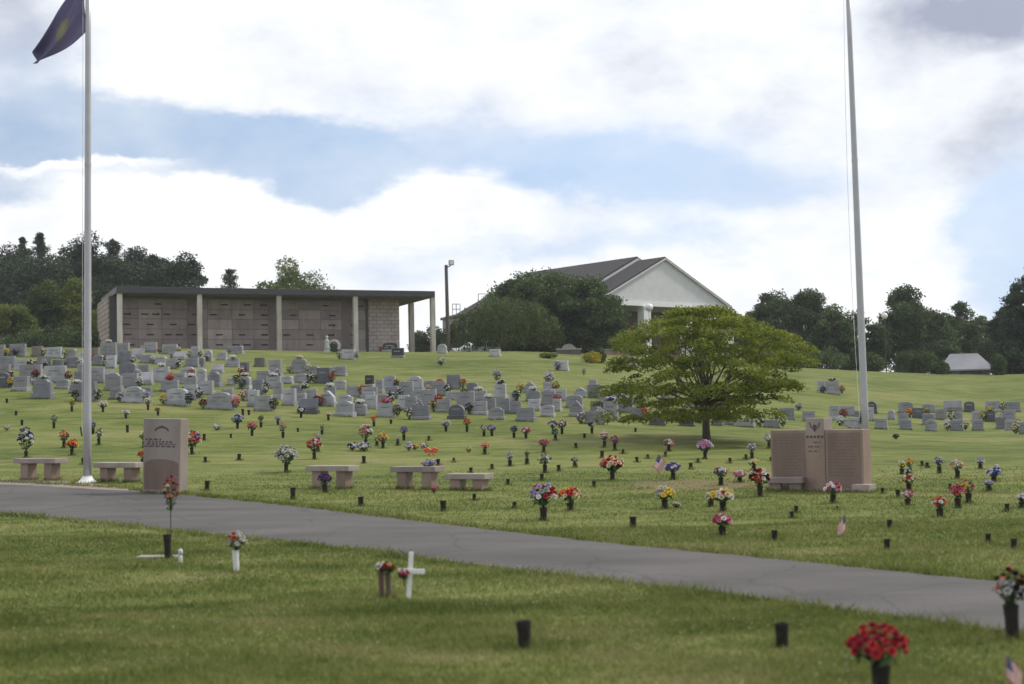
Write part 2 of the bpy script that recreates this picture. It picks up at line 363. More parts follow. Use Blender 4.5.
def asphalt():
    m, nt, b = new_mat('asphalt'); L = nt.links.new; tc = N(nt, 'ShaderNodeTexCoord')
    ang = math.atan2(RT[1], RT[0])
    mp = N(nt, 'ShaderNodeMapping'); mp.inputs['Rotation'].default_value = (0, 0, -ang); mp.inputs['Scale'].default_value = (.6, 1.5, 1); L(tc.outputs['Object'], mp.inputs['Vector'])
    n0 = N(nt, 'ShaderNodeTexNoise'); n0.inputs['Scale'].default_value = .8; n0.inputs['Detail'].default_value = 6; L(mp.outputs[0], n0.inputs['Vector'])
    n1 = N(nt, 'ShaderNodeTexNoise'); n1.inputs['Scale'].default_value = 60; n1.inputs['Detail'].default_value = 3; L(tc.outputs['Object'], n1.inputs['Vector'])
    n2 = N(nt, 'ShaderNodeTexNoise'); n2.inputs['Scale'].default_value = .7; n2.inputs['Detail'].default_value = 5; L(tc.outputs['Object'], n2.inputs['Vector'])
    vo = N(nt, 'ShaderNodeTexVoronoi', feature='DISTANCE_TO_EDGE'); vo.inputs['Scale'].default_value = .55
    wv = N(nt, 'ShaderNodeVectorMath', operation='MULTIPLY_ADD'); L(n2.outputs['Color'], wv.inputs[0]); wv.inputs[1].default_value = (1.2, 1.2, 0); L(tc.outputs['Object'], wv.inputs[2]); L(wv.outputs[0], vo.inputs['Vector'])
    ck = N(nt, 'ShaderNodeMapRange'); L(vo.outputs['Distance'], ck.inputs[0]); ck.inputs[1].default_value = .004; ck.inputs[2].default_value = .016; ck.inputs[3].default_value = .72
    r0 = ramp(nt, [(.28, (.058, .053, .052)), (.5, (.080, .074, .072)), (.74, (.106, .098, .095))]); L(n0.outputs['Fac'], r0.inputs['Fac'])
    r1 = ramp(nt, [(.35, (.65, .65, .65)), (.65, (1.25, 1.25, 1.25))]); L(n1.outputs['Fac'], r1.inputs['Fac'])
    mx = N(nt, 'ShaderNodeMix', data_type='RGBA', blend_type='MULTIPLY'); mx.inputs[0].default_value = .7; L(r0.outputs[0], mx.inputs[6]); L(r1.outputs[0], mx.inputs[7])
    m2 = N(nt, 'ShaderNodeMix', data_type='RGBA', blend_type='MULTIPLY'); m2.inputs[0].default_value = 1; L(mx.outputs[2], m2.inputs[6]); L(ck.outputs[0], m2.inputs[7])
    L(m2.outputs[2], b.inputs['Base Color']); b.inputs['Roughness'].default_value = .8; b.inputs['Specular IOR Level'].default_value = .3
    bp = N(nt, 'ShaderNodeBump'); bp.inputs['Strength'].default_value = .5; bp.inputs['Distance'].default_value = .006; L(n1.outputs['Fac'], bp.inputs['Height']); L(bp.outputs[0], b.inputs['Normal'])
    return m
def road_xy(s, n): return RA[0] + s * RT[0] - n * RT[1], RA[1] + s * RT[1] + n * RT[0]
def build_road():
    ss = np.arange(-10, 42, .1); K = 13
    V = []
    for s in ss:
        wob = .035 * math.sin(s * 1.1) + .018 * math.sin(s * 5.7 + 1) + .015 * math.sin(s * 11.3)
        wob2 = .035 * math.sin(s * .9 + 2) + .018 * math.sin(s * 4.9) + .015 * math.sin(s * 12.1)
        a, b = np.interp(s, RS, RNEAR) + wob, np.interp(s, RS, RFAR) + wob2
        for k in range(K):
            t = k / (K - 1); x, y = road_xy(s, a + (b - a) * t)
            V.append((x, y, float(gz(x, y)) + .006 + .03 * (1 - (2 * t - 1) ** 2)))
    V = np.array(V); i = (np.arange(len(ss) - 1)[:, None] * K + np.arange(K - 1)[None]).ravel()
    o = npmesh('road', V, np.stack([i, i + 1, i + K + 1, i + K], 1), asphalt(), kind='structure')
    o.data.polygons.foreach_set('use_smooth', [True] * len(o.data.polygons))
build_road()
def build_apron():
    pts = [((-30, 475), (-30, 487)), ((0, 480), (0, 488)), ((40, 481), (40, 489.5)), ((75, 482.5), (75, 489.5)), ((100, 485), (100, 490.5)), ((128, 488.5), (128, 491.5))]
    V = []
    for a, b in pts:
        for k in range(4):
            p = at(a[0] + (b[0] - a[0]) * k / 3, a[1] + (b[1] - a[1]) * k / 3); V.append((p.x, p.y, p.z + .016))
    V = np.array(V); i = (np.arange(len(pts) - 1)[:, None] * 4 + np.arange(3)[None]).ravel()
    npmesh('path', V, np.stack([i, i + 1, i + 5, i + 4], 1), mat('worn_gravel', (.21, .17, .14), .9, .25, 9, .4), kind='structure')
build_apron()
def build_grass():
    m, nt, b = new_mat('grass_blades'); L = nt.links.new
    col, h, tc = grass_nodes(nt, b, True); L(col, b.inputs['Base Color']); b.inputs['Roughness'].default_value = .6; b.inputs['Specular IOR Level'].default_value = .2
    tr = N(nt, 'ShaderNodeBsdfTranslucent'); L(col, tr.inputs['Color']); ms = N(nt, 'ShaderNodeMixShader'); ms.inputs[0].default_value = .35
    L(b.outputs[0], ms.inputs[1]); L(tr.outputs[0], ms.inputs[2]); L(ms.outputs[0], nt.nodes['Material Output'].inputs['Surface'])
    Vs = []
    def zone(d0, d1, n, hgt, wid, edge=False):
        d = np.sqrt(RNG.uniform(d0 ** 2, d1 ** 2, n)); u = RNG.uniform(-.47, .47, n); x = u * d; y = d
        rd = road_dist(x, y)
        # thick and thin patches
        dens = .5 + .5 * np.sin(x * 1.9 + 2 * np.sin(y * .8)) * np.sin(y * 2.6 + np.sin(x * 1.1))
        keep = (rd > .02) & (RNG.random(n) < .72 + .28 * dens) & (RNG.random(n) < np.clip((34.5 - d) / 9, 0, 1))
        if edge: keep = (rd > .0) & (rd < .3)
        c = at(690, 485); keep &= ~(((x - c.x) ** 2 / 1.3 + (y - c.y) ** 2 / 1.1 < 1) & (RNG.random(n) < .75))
        x, y, d, dens = x[keep], y[keep], d[keep], dens[keep]; k = len(x)
        z = gz(x, y)
        H = hgt * RNG.uniform(.5, 1.4, k) * (.7 + .6 * dens); W = wid * RNG.uniform(.6, 1.3, k) * np.clip(d / d0, 1, 2)
        th = RNG.uniform(0, 2 * PI, k); ln = RNG.uniform(.1, 1.5, k) * H; la = RNG.uniform(0, 2 * PI, k)
        wx, wy = np.cos(th) * W / 2, np.sin(th) * W / 2
        tx, ty = np.cos(la) * ln, np.sin(la) * ln
        V = np.empty((k, 3, 3)); V[:, 0] = np.stack([x - wx, y - wy, z - .01], 1); V[:, 1] = np.stack([x + wx, y + wy, z - .01], 1); V[:, 2] = np.stack([x + tx, y + ty, z + H], 1)
        Vs.append(V.reshape(-1, 3))
    zone(7, 12.5, 210000, .032, .009); zone(12.5, 20, 170000, .034, .013); zone(20, 34.5, 150000, .030, .018)
    zone(9, 34, 300000, .070, .013, True)
    V = np.concatenate(Vs); npmesh('grass', V, np.arange(len(V)).reshape(-1, 3), m, kind='stuff')
    # white clover heads and pale seed heads, in drifts
    n = 52000; d = np.sqrt(RNG.uniform(7 ** 2, 34 ** 2, n)); x = RNG.uniform(-.46, .46, n) * d
    dr = np.sin(x * 1.3 + 1.7 * np.sin(d * .9)) * np.sin(d * 1.9 + 1.2 * np.sin(x * .8)); keep = (dr > .25) & (road_dist(x, d) > .1) & (RNG.random(n) < .30)
    x, d = x[keep], d[keep]; z = gz(x, d) + RNG.uniform(.035, .075, len(x)); r = RNG.uniform(.004, .007, len(x))
    off = np.array([(1, 0, 0), (-1, 0, 0), (0, 1, 0), (0, -1, 0), (0, 0, 1), (0, 0, -1)], float)
    P = np.stack([x, d, z], 1); V = (P[:, None] + off[None] * r[:, None, None]).reshape(-1, 3)
    fc = np.array([(0, 2, 4), (2, 1, 4), (1, 3, 4), (3, 0, 4), (2, 0, 5), (1, 2, 5), (3, 1, 5), (0, 3, 5)])
    npmesh('clover', V, (np.arange(len(P))[:, None, None] * 6 + fc[None]).reshape(-1, 3), mat('clover_white', (.38, .40, .28), .9, .2), kind='stuff')
build_grass()
vs = SC.view_settings; vs.view_transform = 'Standard'; vs.look = 'None'; vs.gamma = 1; vs.use_curve_mapping = False; vs.exposure = 0.38
# ------------------------------------------------------------------ shared materials
M_WHITE = mat('white_paint', (.72, .72, .70), .5, .05)
M_DARKMETAL = mat('dark_bronze', (.026, .022, .020), .6, .35, 20, spec=.12)
M_BLACK = mat('black_metal', (.02, .02, .022), .4, .2)
M_CONC = mat('pale_concrete', (.50, .49, .46), .8, .12, 4, .2)
M_GREYCONC = mat('grey_concrete', (.33, .31, .29), .85, .15, 5, .3)
M_ALU = mat('brushed_aluminium', (.40, .395, .42), .42, .06, 3, metal=.3)
M_FASCIA = mat('dark_fascia', (.040, .038, .042), .5, .12, 2)
M_SOFFIT = mat('soffit_brown', (.13, .11, .10), .8, .1, 2)
M_PILAST = mat('brown_pilaster', (.145, .110, .105), .6, .15, 3)
def brick(name, c1, c2, mortar, sx=.30, sy=.10, rot=None):
    m, nt, b = new_mat(name); L = nt.links.new; tc = N(nt, 'ShaderNodeTexCoord'); sp = N(nt, 'ShaderNodeSeparateXYZ'); L(tc.outputs['Object'], sp.inputs[0])
    ad = N(nt, 'ShaderNodeMath', operation='ADD'); L(sp.outputs[0], ad.inputs[0]); L(sp.outputs[1], ad.inputs[1])
    cb = N(nt, 'ShaderNodeCombineXYZ'); L(ad.outputs[0], cb.inputs[0]); L(sp.outputs[2], cb.inputs[1])
    br = N(nt, 'ShaderNodeTexBrick'); L(cb.outputs[0], br.inputs['Vector']); br.inputs['Color1'].default_value = (*c1, 1); br.inputs['Color2'].default_value = (*c2, 1); br.inputs['Mortar'].default_value = (*mortar, 1)
    br.inputs['Scale'].default_value = 1; br.inputs['Brick Width'].default_value = sx; br.inputs['Row Height'].default_value = sy; br.inputs['Mortar Size'].default_value = sy * .13
    no = N(nt, 'ShaderNodeTexNoise'); no.inputs['Scale'].default_value = 1.3; no.inputs['Detail'].default_value = 5; L(tc.outputs['Object'], no.inputs['Vector'])
    r = ramp(nt, [(.3, (.75, .75, .75)), (.7, (1.1, 1.1, 1.1))]); L(no.outputs['Fac'], r.inputs[0])
    mx = N(nt, 'ShaderNodeMix', data_type='RGBA', blend_type='MULTIPLY'); mx.inputs[0].default_value = 1; L(br.outputs['Color'], mx.inputs[6]); L(r.outputs[0], mx.inputs[7]); L(mx.outputs[2], b.inputs['Base Color'])
    b.inputs['Roughness'].default_value = .85; MATS[name] = m; return m
M_BLOCK = brick('pink_block', (.40, .33, .315), (.34, .285, .275), (.24, .21, .20), .60, .30)
M_BLOCKL = brick('tan_brick', (.40, .33, .28), (.31, .26, .22), (.17, .14, .125), .9, .36)
M_BRICK = brick('red_brick', (.17, .095, .078), (.135, .078, .066), (.18, .155, .14), .24, .08)

# ------------------------------------------------------------------ mausoleum
def build_mausoleum():
    a = math.radians(22); c, s = math.cos(a), math.sin(a); X0, Y0 = -6.0, 112.0
    def t_px(px, depth=0):                       # position along the front, at a given depth behind the fascia line
        u = (px - 512) / F; x0, y0 = X0 - depth * s, Y0 + depth * c
        return (u * y0 - x0) / (c - u * s)
    zt, zb, zg = 11.50, 11.02, 6.2
    r = thing('mausoleum', 'long open fronted mausoleum of pinkish crypts under a dark flat roof', 'mausoleum', (X0, Y0, 0), a)
    LFT = t_px(116)
    MB().box(((LFT + 0) / 2, 5.2, (zt + zb) / 2), (-LFT, 10.4, zt - zb)).build('roof', [M_FASCIA], r, bevel=.03)
    sf_ = MB().box((LFT / 2, 5.2, zb - .03), (-LFT - .5, 9.9, .06)).build('soffit', M_SOFFIT, r)
    W = 2.1                                       # wall plane
    xl, xr, xb = t_px(113.5, W), t_px(366, W), t_px(399.5, W)
    top = zb - .06
    MB().box(((xl + xr) / 2, W + .6, (top + zg) / 2), (xr - xl, .8, top - zg)).build('crypt_wall', mat('crypt_backing', (.185, .148, .142), .8), r)
    MB().box(((xr + .22 + xb) / 2, W + 3.6, (top + zg) / 2), (xb - xr - .22, 7.2, top - zg)).build('block_wall', M_BLOCK, r)
    MB().box((xr + .11, W + .5, (top + zg) / 2), (.218, .9, top - zg)).build('dark_reveal', M_BLACK, r)
    MB().box((xl + .2 - .42, W + 3.7, (top + zg) / 2), (.40, 7.6, top - zg)).build('end_wall', M_BLOCKL, r)
    MB().box((xl - .08, W - .12, (top + zg) / 2), (.5, .3, top - zg)).build('dark_reveal', M_FASCIA, r)
    # crypt fronts: five tiers, eleven columns, set in shutters of stone
    cm = [granite('crypt_rose', (.255, .198, .190), .5, .18), granite('crypt_mauve', (.230, .180, .175), .5, .18), granite('crypt_pale', (.34, .28, .265), .5, .18)]
    zb0 = 7.02; th = (top - .12 - zb0) / 5
    pil = [(187, 196), (269, 277.5), (342, 352)]
    for p0, p1 in pil:
        x0, x1 = t_px(p0, W), t_px(p1, W)
        MB().box(((x0 + x1) / 2, W + .15, (top + zg) / 2), (x1 - x0, .16, top - zg)).build('pilaster', M_PILAST, r)
    edges = [117, 138, 161.5, 187, None, 196, 207.5, 232, 254, 269, None, 277.5, 299, 321, 342, None, 352, 366]
    pale = {(207.5, 4), (207.5, 5), (254, 4), (254, 5), (299, 5), (321, 5), (277.5, 5)}
    for e0, e1 in zip(edges, edges[1:]):
        if e0 is None or e1 is None: continue
        x0, x1 = t_px(e0, W), t_px(e1, W)
        for k in range(1, 6):
            z1 = top - .12 - (k - 1) * th; mt = cm[2] if (e0, k) in pale and e0 == 207.5 else cm[(int(e0) * 3 + k * 5) % 2]
            MB().box(((x0 + x1) / 2, W + .14, z1 - th / 2), (abs(x1 - x0) - .014, .12, th - .014)).build('crypt_front', mt, r, bevel=.01, seg=1)
    MB().box(((xl + xr) / 2, W + .08, zb0 - .45), (xr - xl - .05, .22, .86)).build('plinth', granite('crypt_rose', (0, 0, 0)), r)
    pl = {1: [158, 224.6, 247.5, 264, 326, 361], 2: [127, 144.5, 155.6, 166.8, 195, 213.5, 242, 264.5, 293.8, 332.6], 3: [126, 150, 173, 191, 264.5, 332, 354], 4: [127.5, 150, 168, 179, 194.6, 219, 242, 264.5, 286.7, 310, 331, 354], 5: [130.4, 150.4, 168, 176, 219.3, 236, 247, 264.5, 309.6, 354]}
    for k, ps in pl.items():
        for px in ps:
            x = t_px(px, W); z = top - .12 - (k - 1) * th - th * .55
            MB().box((x, W + .065, z), (.52, .03, .10)).build('name_plaque', M_DARKMETAL, r)
            if random.random() < .07: MB().lathe([(.03, 0), (.05, .12), (.045, .2)], 8, (x + .2, W + .02, z - .1)).build('wall_vase', M_DARKMETAL, r)
    cm_ = granite('column_stone', (.46, .425, .38), .7, .12)
    for px in (119.3, 199.3, 278.8, 355.5, 433):
        x = t_px(px, .35); MB().box((x, .35, (zb + zg) / 2), (.36, .36, zb - zg)).build('column', cm_, r, bevel=.015)
    x = t_px(411.5, 5.8); MB().box((x, 5.8, (zb + zg) / 2), (.40, .40, zb - zg)).build('column', cm_, r, bevel=.015)
build_mausoleum()

# ------------------------------------------------------------------ chapel and the low buildings
def shingles():
    m, nt, b = new_mat('dark_shingles'); L = nt.links.new; tc = N(nt, 'ShaderNodeTexCoord')
    n = N(nt, 'ShaderNodeTexNoise'); n.inputs['Scale'].default_value = 5; n.inputs['Detail'].default_value = 6; L(tc.outputs['Object'], n.inputs['Vector'])
    r = ramp(nt, [(.3, (.018, .017, .020)), (.7, (.042, .040, .044))]); L(n.outputs[0], r.inputs[0]); L(r.outputs[0], b.inputs['Base Color']); b.inputs['Roughness'].default_value = .9; return m
M_ROOF = shingles()
def build_chapel():
    a = math.radians(38); c, s = math.cos(a), math.sin(a)
    d = 141.0; X0 = (668 - 512) / F * d; o = Vector((X0, d, 0))
    r = thing('chapel', 'brick chapel with a pale gabled portico and dark shingle roof', 'chapel', o, a)
    zpk = CAMZ + (415 - 256 - .02 * 153) / F * d; zg = 5.8
    hw = 9.3; slope = 4.6 / hw
    ze = zpk - 4.6 - .1
    # local x along the front (right end further away), y going back
    def gable(w, z_e, z_p, y0, y1): return MB().prism([(-w, z_e), (w, z_e), (0, z_p)], y0, y1)
    gm = mat('pale_gable_siding', (.56, .56, .555), .7, .05, 2)
    g = gable(hw - .35, ze + .1, zpk - .28, .25, .6).build('gable', gm, r)
    MB().box((0, .42, ze - .12), (2 * hw - .5, .62, .42)).build('architrave', M_WHITE, r)
    def slab(w, z_p, y0, y1, t, ov=.0, m=0):
        mb = MB(); 
        for sg in (-1, 1):
            ex = w * sg; zz = z_p - slope * w
            poly = [(0, z_p), (ex, zz), (ex, zz - t), (0, z_p - t)]
            mb.prism(poly, y0, y1)
        return mb
    slab(hw + .15, zpk, .12, 4.3, .16).build('portico_roof', M_ROOF, r)
    slab(hw + .12, zpk - .162, -.02, .26, .15).build('rake_board', mat('grey_trim', (.50, .50, .50), .6), r)
    zp2 = zpk + .42
    slab(hw + 1.0, zp2, 4.15, 22, .2).build('main_roof', M_ROOF, r)
    slab(hw + .96, zp2 - .21, 4.0, 4.4, .42).build('rake_board', mat('grey_trim', (.50, .50, .50), .6), r)
    gable(hw + .6, zp2 - slope * (hw + .6) - .7, zp2 - .9, 4.5, 21.5).build('main_gable', gm, r)
    zw = zp2 - slope * (hw + .6) - .7
    MB().box((0, 13, (zw + zg) / 2), (2 * hw + .9, 17, zw - zg)).build('brick_wall', M_BRICK, r)
    for px in (645, 686.5, 727.5):
        u = (px - 512) / F; x = (u * (d + .45 * c) - (X0 - .45 * s)) / (c - u * s)
        cl = MB().box((x, .45, (ze - .35 + zg) / 2), (.95, .95, ze - .35 - zg)).build('column', M_WHITE, r, bevel=.04)
        MB().box((x, .45, ze - .42), (1.15, 1.15, .2)).build('capital', M_WHITE, cl)
    # two entrance doors with lights beside them, in the shade of the portico
    for x in (-3.2, 1.2):
        dr = MB().box((x, 4.48, zg + 2.0), (2.0, .08, 2.6)).build('door', mat('dark_door', (.06, .04, .035), .5), r)
        MB().box((x, 4.46, zg + 3.6), (2.1, .1, .5)).build('fanlight', mat('dark_glass', (.03, .035, .04), .1), dr)
    MB().box((0, 2.2, zg + .35), (2 * hw, 4.6, .7)).build('porch_floor', M_GREYCONC, r)
    for i, (x, y) in enumerate(((-5.2, 15.5), (-4.0, 17.5), (-5.6, 19.0))):
        z = zp2 - slope * abs(x); MB().lathe([(.12, -.3), (.12, .55), (.2, .56), (.2, .7)], 8, (x, y, z)).build('roof_vent', M_WHITE, r)
    # low garden wall of brick in front of the left side
    w = thing('brick_wall', 'short red brick garden wall between the yellow bush and chapel', 'wall', on_ray(615, 360, 122), math.radians(8), px=615)
    p = w.location; w.location.z = 5.6
    top = on_ray(615, 349.5, 122).z - 5.6
    MB().box((0, 0, top / 2 - .05), (2.5, .4, top - .1)).build('masonry', brick('garden_brick', (.32, .17, .13), (.26, .14, .11), (.32, .27, .23), .24, .08), w)
    MB().box((0, 0, top), (2.62, .5, .12)).build('coping', M_GREYCONC, w, bevel=.015)
build_chapel()
def build_annex():
    a = math.radians(20); p = on_ray(470, 360, 150); r = thing('flat_roofed_annex', 'low grey flat roofed annex with roof railings behind the willow', 'building', (p.x, p.y, 0), a)
    zt = on_ray(470, 314, 150).z; zg = 5.5
    MB().box((2.6, 3, (zt + zg) / 2 - .15), (7.4, 6, zt - zg - .3)).build('wall', mat('annex_wall', (.28, .27, .28), .8, .1), r)
    MB().box((2.6, 3, zt - .12), (7.8, 6.4, .28)).build('roof', mat('annex_roof', (.12, .12, .13), .7), r, bevel=.02)
    for x in (.2, 2.0):
        w = MB().box((x, -.02, zg + 3.0), (.9, .06, 1.2)).build('window', mat('dark_glass', (.03, .035, .04), .1), r)
        MB().box((x, -.04, zg + 2.35), (1.1, .12, .1)).build('sill', M_CONC, w)
    for px0, px1, py0, py1 in ((453.5, 461.5, 304, 312.5), (481, 499, 293, 312)):
        x0 = (on_ray(px0, 310, 150).x - p.x); x1 = (on_ray(px1, 310, 150).x - p.x); zz = on_ray(px0, py0, 150).z
        mb = MB()
        for x in (x0, (x0 + x1) / 2, x1): mb.tube([(x, .6, zt - .1), (x, .6, zz)], .045, 6)
        for z in (zz, (zz + zt) / 2): mb.tube([(x0, .6, z), (x1, .6, z)], .045, 6)
        mb.build('roof_railing', M_ALU, r)
build_annex()
def build_house():
    d = 121; p = on_ray(967, 372, d); a = math.radians(-14)
    r = thing('house', 'small dark house with a grey metal hipped roof among the trees', 'house', (p.x, p.y, 0), a)
    k = d / F; ze = on_ray(965, 365, d).z; zt = on_ray(965, 351, d).z; zg = ze - 2.2; ze -= .35; zt -= .15; hw, hd = 2.25, 1.9
    MB().box((0, hd, (ze + zg) / 2), (2 * hw - .8, 2 * hd - .8, ze - zg)).build('wall', mat('house_wall', (.10, .085, .08), .8), r)
    v = [(-hw, 0, ze), (hw, 0, ze), (hw, 2 * hd, ze), (-hw, 2 * hd, ze), (-hw + 1.0, hd, zt), (hw - 1.2, hd, zt)]
    v += [(x, y, z - .12) for x, y, z in v[:4]]
    MB().add(v, [(0, 1, 5, 4), (1, 2, 5), (2, 3, 4, 5), (3, 0, 4), (6, 7, 1, 0), (7, 8, 2, 1), (8, 9, 3, 2), (9, 6, 0, 3), (9, 8, 7, 6)]).build('roof', mat('grey_metal_roof', (.24, .24, .26), .45, .08, 1.5), r)
    MB().box((-.9, .38, zg + 1.4), (.8, .08, .9)).build('window', mat('dark_glass', (0, 0, 0)), r)
    MB().box((.8, .38, zg + 1.05), (.8, .08, 2.0)).build('door', mat('dark_door', (0, 0, 0)), r)
build_house()
def build_car():
    d = 127; p = on_ray(476, 352.5, d); a = math.radians(38)
    r = thing('estate_car', 'white estate car parked beyond the crest beside the floodlight pole', 'car', (p.x, p.y, p.z - .55), a, px=476)
    paint = mat('white_car_paint', (.74, .74, .74), .25, .02, coat=.6)
    body = MB().prism([(-2.35, .35), (-2.38, .75), (-2.2, .92), (-1.1, 1.02), (2.2, 1.05), (2.35, .95), (2.38, .4), (2.2, .28), (-2.2, .28)], -.88, .88).build('body', paint, r, bevel=.08)
    MB().prism([(-1.2, 1.0), (-.45, 1.5), (1.6, 1.56), (2.1, 1.45), (2.3, 1.02)], -.76, .76).build('cabin', paint, r, bevel=.08)
    gl = mat('dark_glass', (0, 0, 0))
    for sg in (-1, 1):
        MB().prism([(-.95, 1.05), (-.38, 1.43), (.55, 1.46), (.55, 1.05)], .765 * sg, .775 * sg).build('window', gl, r)
        MB().prism([(.65, 1.05), (.65, 1.46), (1.55, 1.47), (2.0, 1.05)], .765 * sg, .775 * sg).build('window', gl, r)
        for x in (-1.45, 1.45):
            w = MB().tube([(x, .72 * sg, .33), (x, .9 * sg, .33)], .33, 18).build('wheel', mat('tyre', (.02, .02, .02), .9), r)
            MB().tube([(x, .88 * sg, .33), (x, .91 * sg, .33)], .19, 14).build('rim', M_ALU, w)
build_car()
def build_sign():
    d = 104; p = on_ray(569, 360.5, d)
    r = thing('brick_sign', 'low dark brick sign with a rounded top before the dark tree', 'sign', (p.x, p.y, p.z - .3), math.radians(6), px=569)
    MB().box((0, 0, .55), (1.75, .5, 1.1)).build('masonry', brick('sign_brick', (.12, .085, .09), (.10, .07, .075), (.13, .12, .12), .24, .08), r)
    MB().box((0, 0, 1.13), (1.85, .6, .08)).build('coping', M_GREYCONC, r)
    MB().prism([(-.52, 1.17), (.52, 1.17), (.40, 1.35), (.2, 1.48), (0, 1.53), (-.2, 1.48), (-.40, 1.35)], -.12, .12).build('panel', mat('sign_stone', (.24, .23, .22), .7), r)
build_sign()

# ------------------------------------------------------------------ poles and lamps
def flood_pole():
    d = 116; p = on_ray(448.5, 353, d); r = thing('floodlight_pole', 'tall dark pole with a floodlight at its top beyond the crest', 'lamp post', (p.x, p.y, 6.0))
    h = on_ray(448.5, 265, d).z - 6.0
    MB().tube([(0, 0, 0), (-.07, 0, h)], [.17, .13], 10).build('pole', mat('weathered_pole', (.10, .085, .075), .8, .3), r)
    MB().tube([(-.07, 0, h - .25), (.32, -.05, h - .05)], .04, 6).build('bracket', M_DARKMETAL, r)
    hd_ = MB().box((.36, -.1, h + .18), (.42, .34, .42), .3).build('floodlight', M_ALU, r, bevel=.05)
    MB().box((.36, -.28, h + .16), (.3, .02, .28), .1).build('lens', M_WHITE, hd_)
flood_pole()
def globe_lamp(px, py_top, d, zg, dark, label, rad):
    p = on_ray(px, py_top, d); r = thing('globe_lamp', label, 'lamp post', (p.x, p.y, zg), px=px)
    h = p.z - zg
    pm = M_WHITE if not dark else mat('dark_green_post', (.025, .035, .03), .5)
    MB().lathe([(.17, 0), (.17, .3), (.09, .4), (.055, .9), (.05, h - 2.3 * rad), (.09, h - 2.2 * rad), (.11, h - 2.0 * rad)], 10).build('post', pm, r, smooth=False)
    prof_ = [(rad * max(.02, math.sin(t)), h - rad - rad * math.cos(t)) for t in np.linspace(.35, PI - .02, 10)]
    if dark: prof_ = [(rad * .55, h - 2 * rad), (rad * .95, h - 1.35 * rad), (rad, h - .8 * rad), (rad * .6, h - .25 * rad), (rad * .1, h)]
    MB().lathe(prof_, 14).build('globe', mat('opal_glass', (.75, .75, .72), .3, .02), r, smooth=True)
globe_lamp(649, 303.5, 131, 5.9, False, 'white post lamp with a round globe before the chapel portico', .36)
globe_lamp(884.5, 312.5, 121, 3.5, True, 'dark post lamp with pale acorn globe against the right hand trees', .27)

def pole_base(px, py): return at(px, py, False)
def flag_pole(base, h, r0, r1, lean, label, px, foot):
    r = thing('flagpole', label, 'flagpole', base, px=px)
    n = 8; pts = [(lean[0] * h * (i / n), lean[1] * h * i / n, h * i / n) for i in range(n + 1)]
    rs = [r0 + (r1 - r0) * i / n for i in range(n + 1)]
    MB().tube(pts, rs, 18).build('pole', M_ALU, r, smooth=True)
    for z in (h * .28, h * .62):
        jm = MB(); jm.tube([(lean[0] * z, 0, z - .04), (lean[0] * z, 0, z + .04)], r0 + (r1 - r0) * z / h + .006, 16)
        jm.build('joint_collar', M_ALU, r)
    if foot: MB().lathe([(.25, -.02), (.25, .02), (.16, .07), (.11, .13), (.10, .16)], 18).build('base_collar', M_WHITE, r, smooth=False)
    MB().lathe([(.01, 0), (.07, .04), (.09, .09), (.07, .14), (.01, .18)], 12, pts[-1]).build('finial', mat('gold_ball', (.6, .42, .12), .3, .05, metal=1), r, smooth=True)
    k = .72 * r0 + .05; hm = MB()
    hp = [(lean[0] * h * t - r0 - .012 - (.10 * math.sin(t * PI) if not foot else .0), -.05, h * t) for t in np.linspace(.1, .985, 14)]
    hm.tube(hp, .005, 5); hm.build('halyard', mat('white_rope', (.7, .7, .68), .8), r)
    MB().tube([(-r0 - .02, -.02, h * .1 - .1), (-r0 - .05, -.02, h * .1 + .1)], .015, 6).build('cleat', M_DARKMETAL, r)
    return r
LB = pole_base(87.3, 483.5)
q2 = on_ray(88.2, 0, LB.y); LLEAN = (q2.x - LB.x) / (q2.z - LB.z)
lp = flag_pole(LB, 11.2, .087, .058, (LLEAN, 0), 'white flagpole on a flared base at the left road edge', 87, True)
q_ = on_ray(865.3, 428, 34); q2 = on_ray(848.3, 0, 34); RLEAN = (q2.x - q_.x) / (q2.z - q_.z); gz_ = float(gz(q_.x, 34)); RB = Vector((q_.x - RLEAN * (q_.z - gz_), 34, gz_))
rp = flag_pole(RB, 11.9, .094, .055, (RLEAN, 0), 'bare silver flagpole rising behind the pink granite war memorial', 866, False)
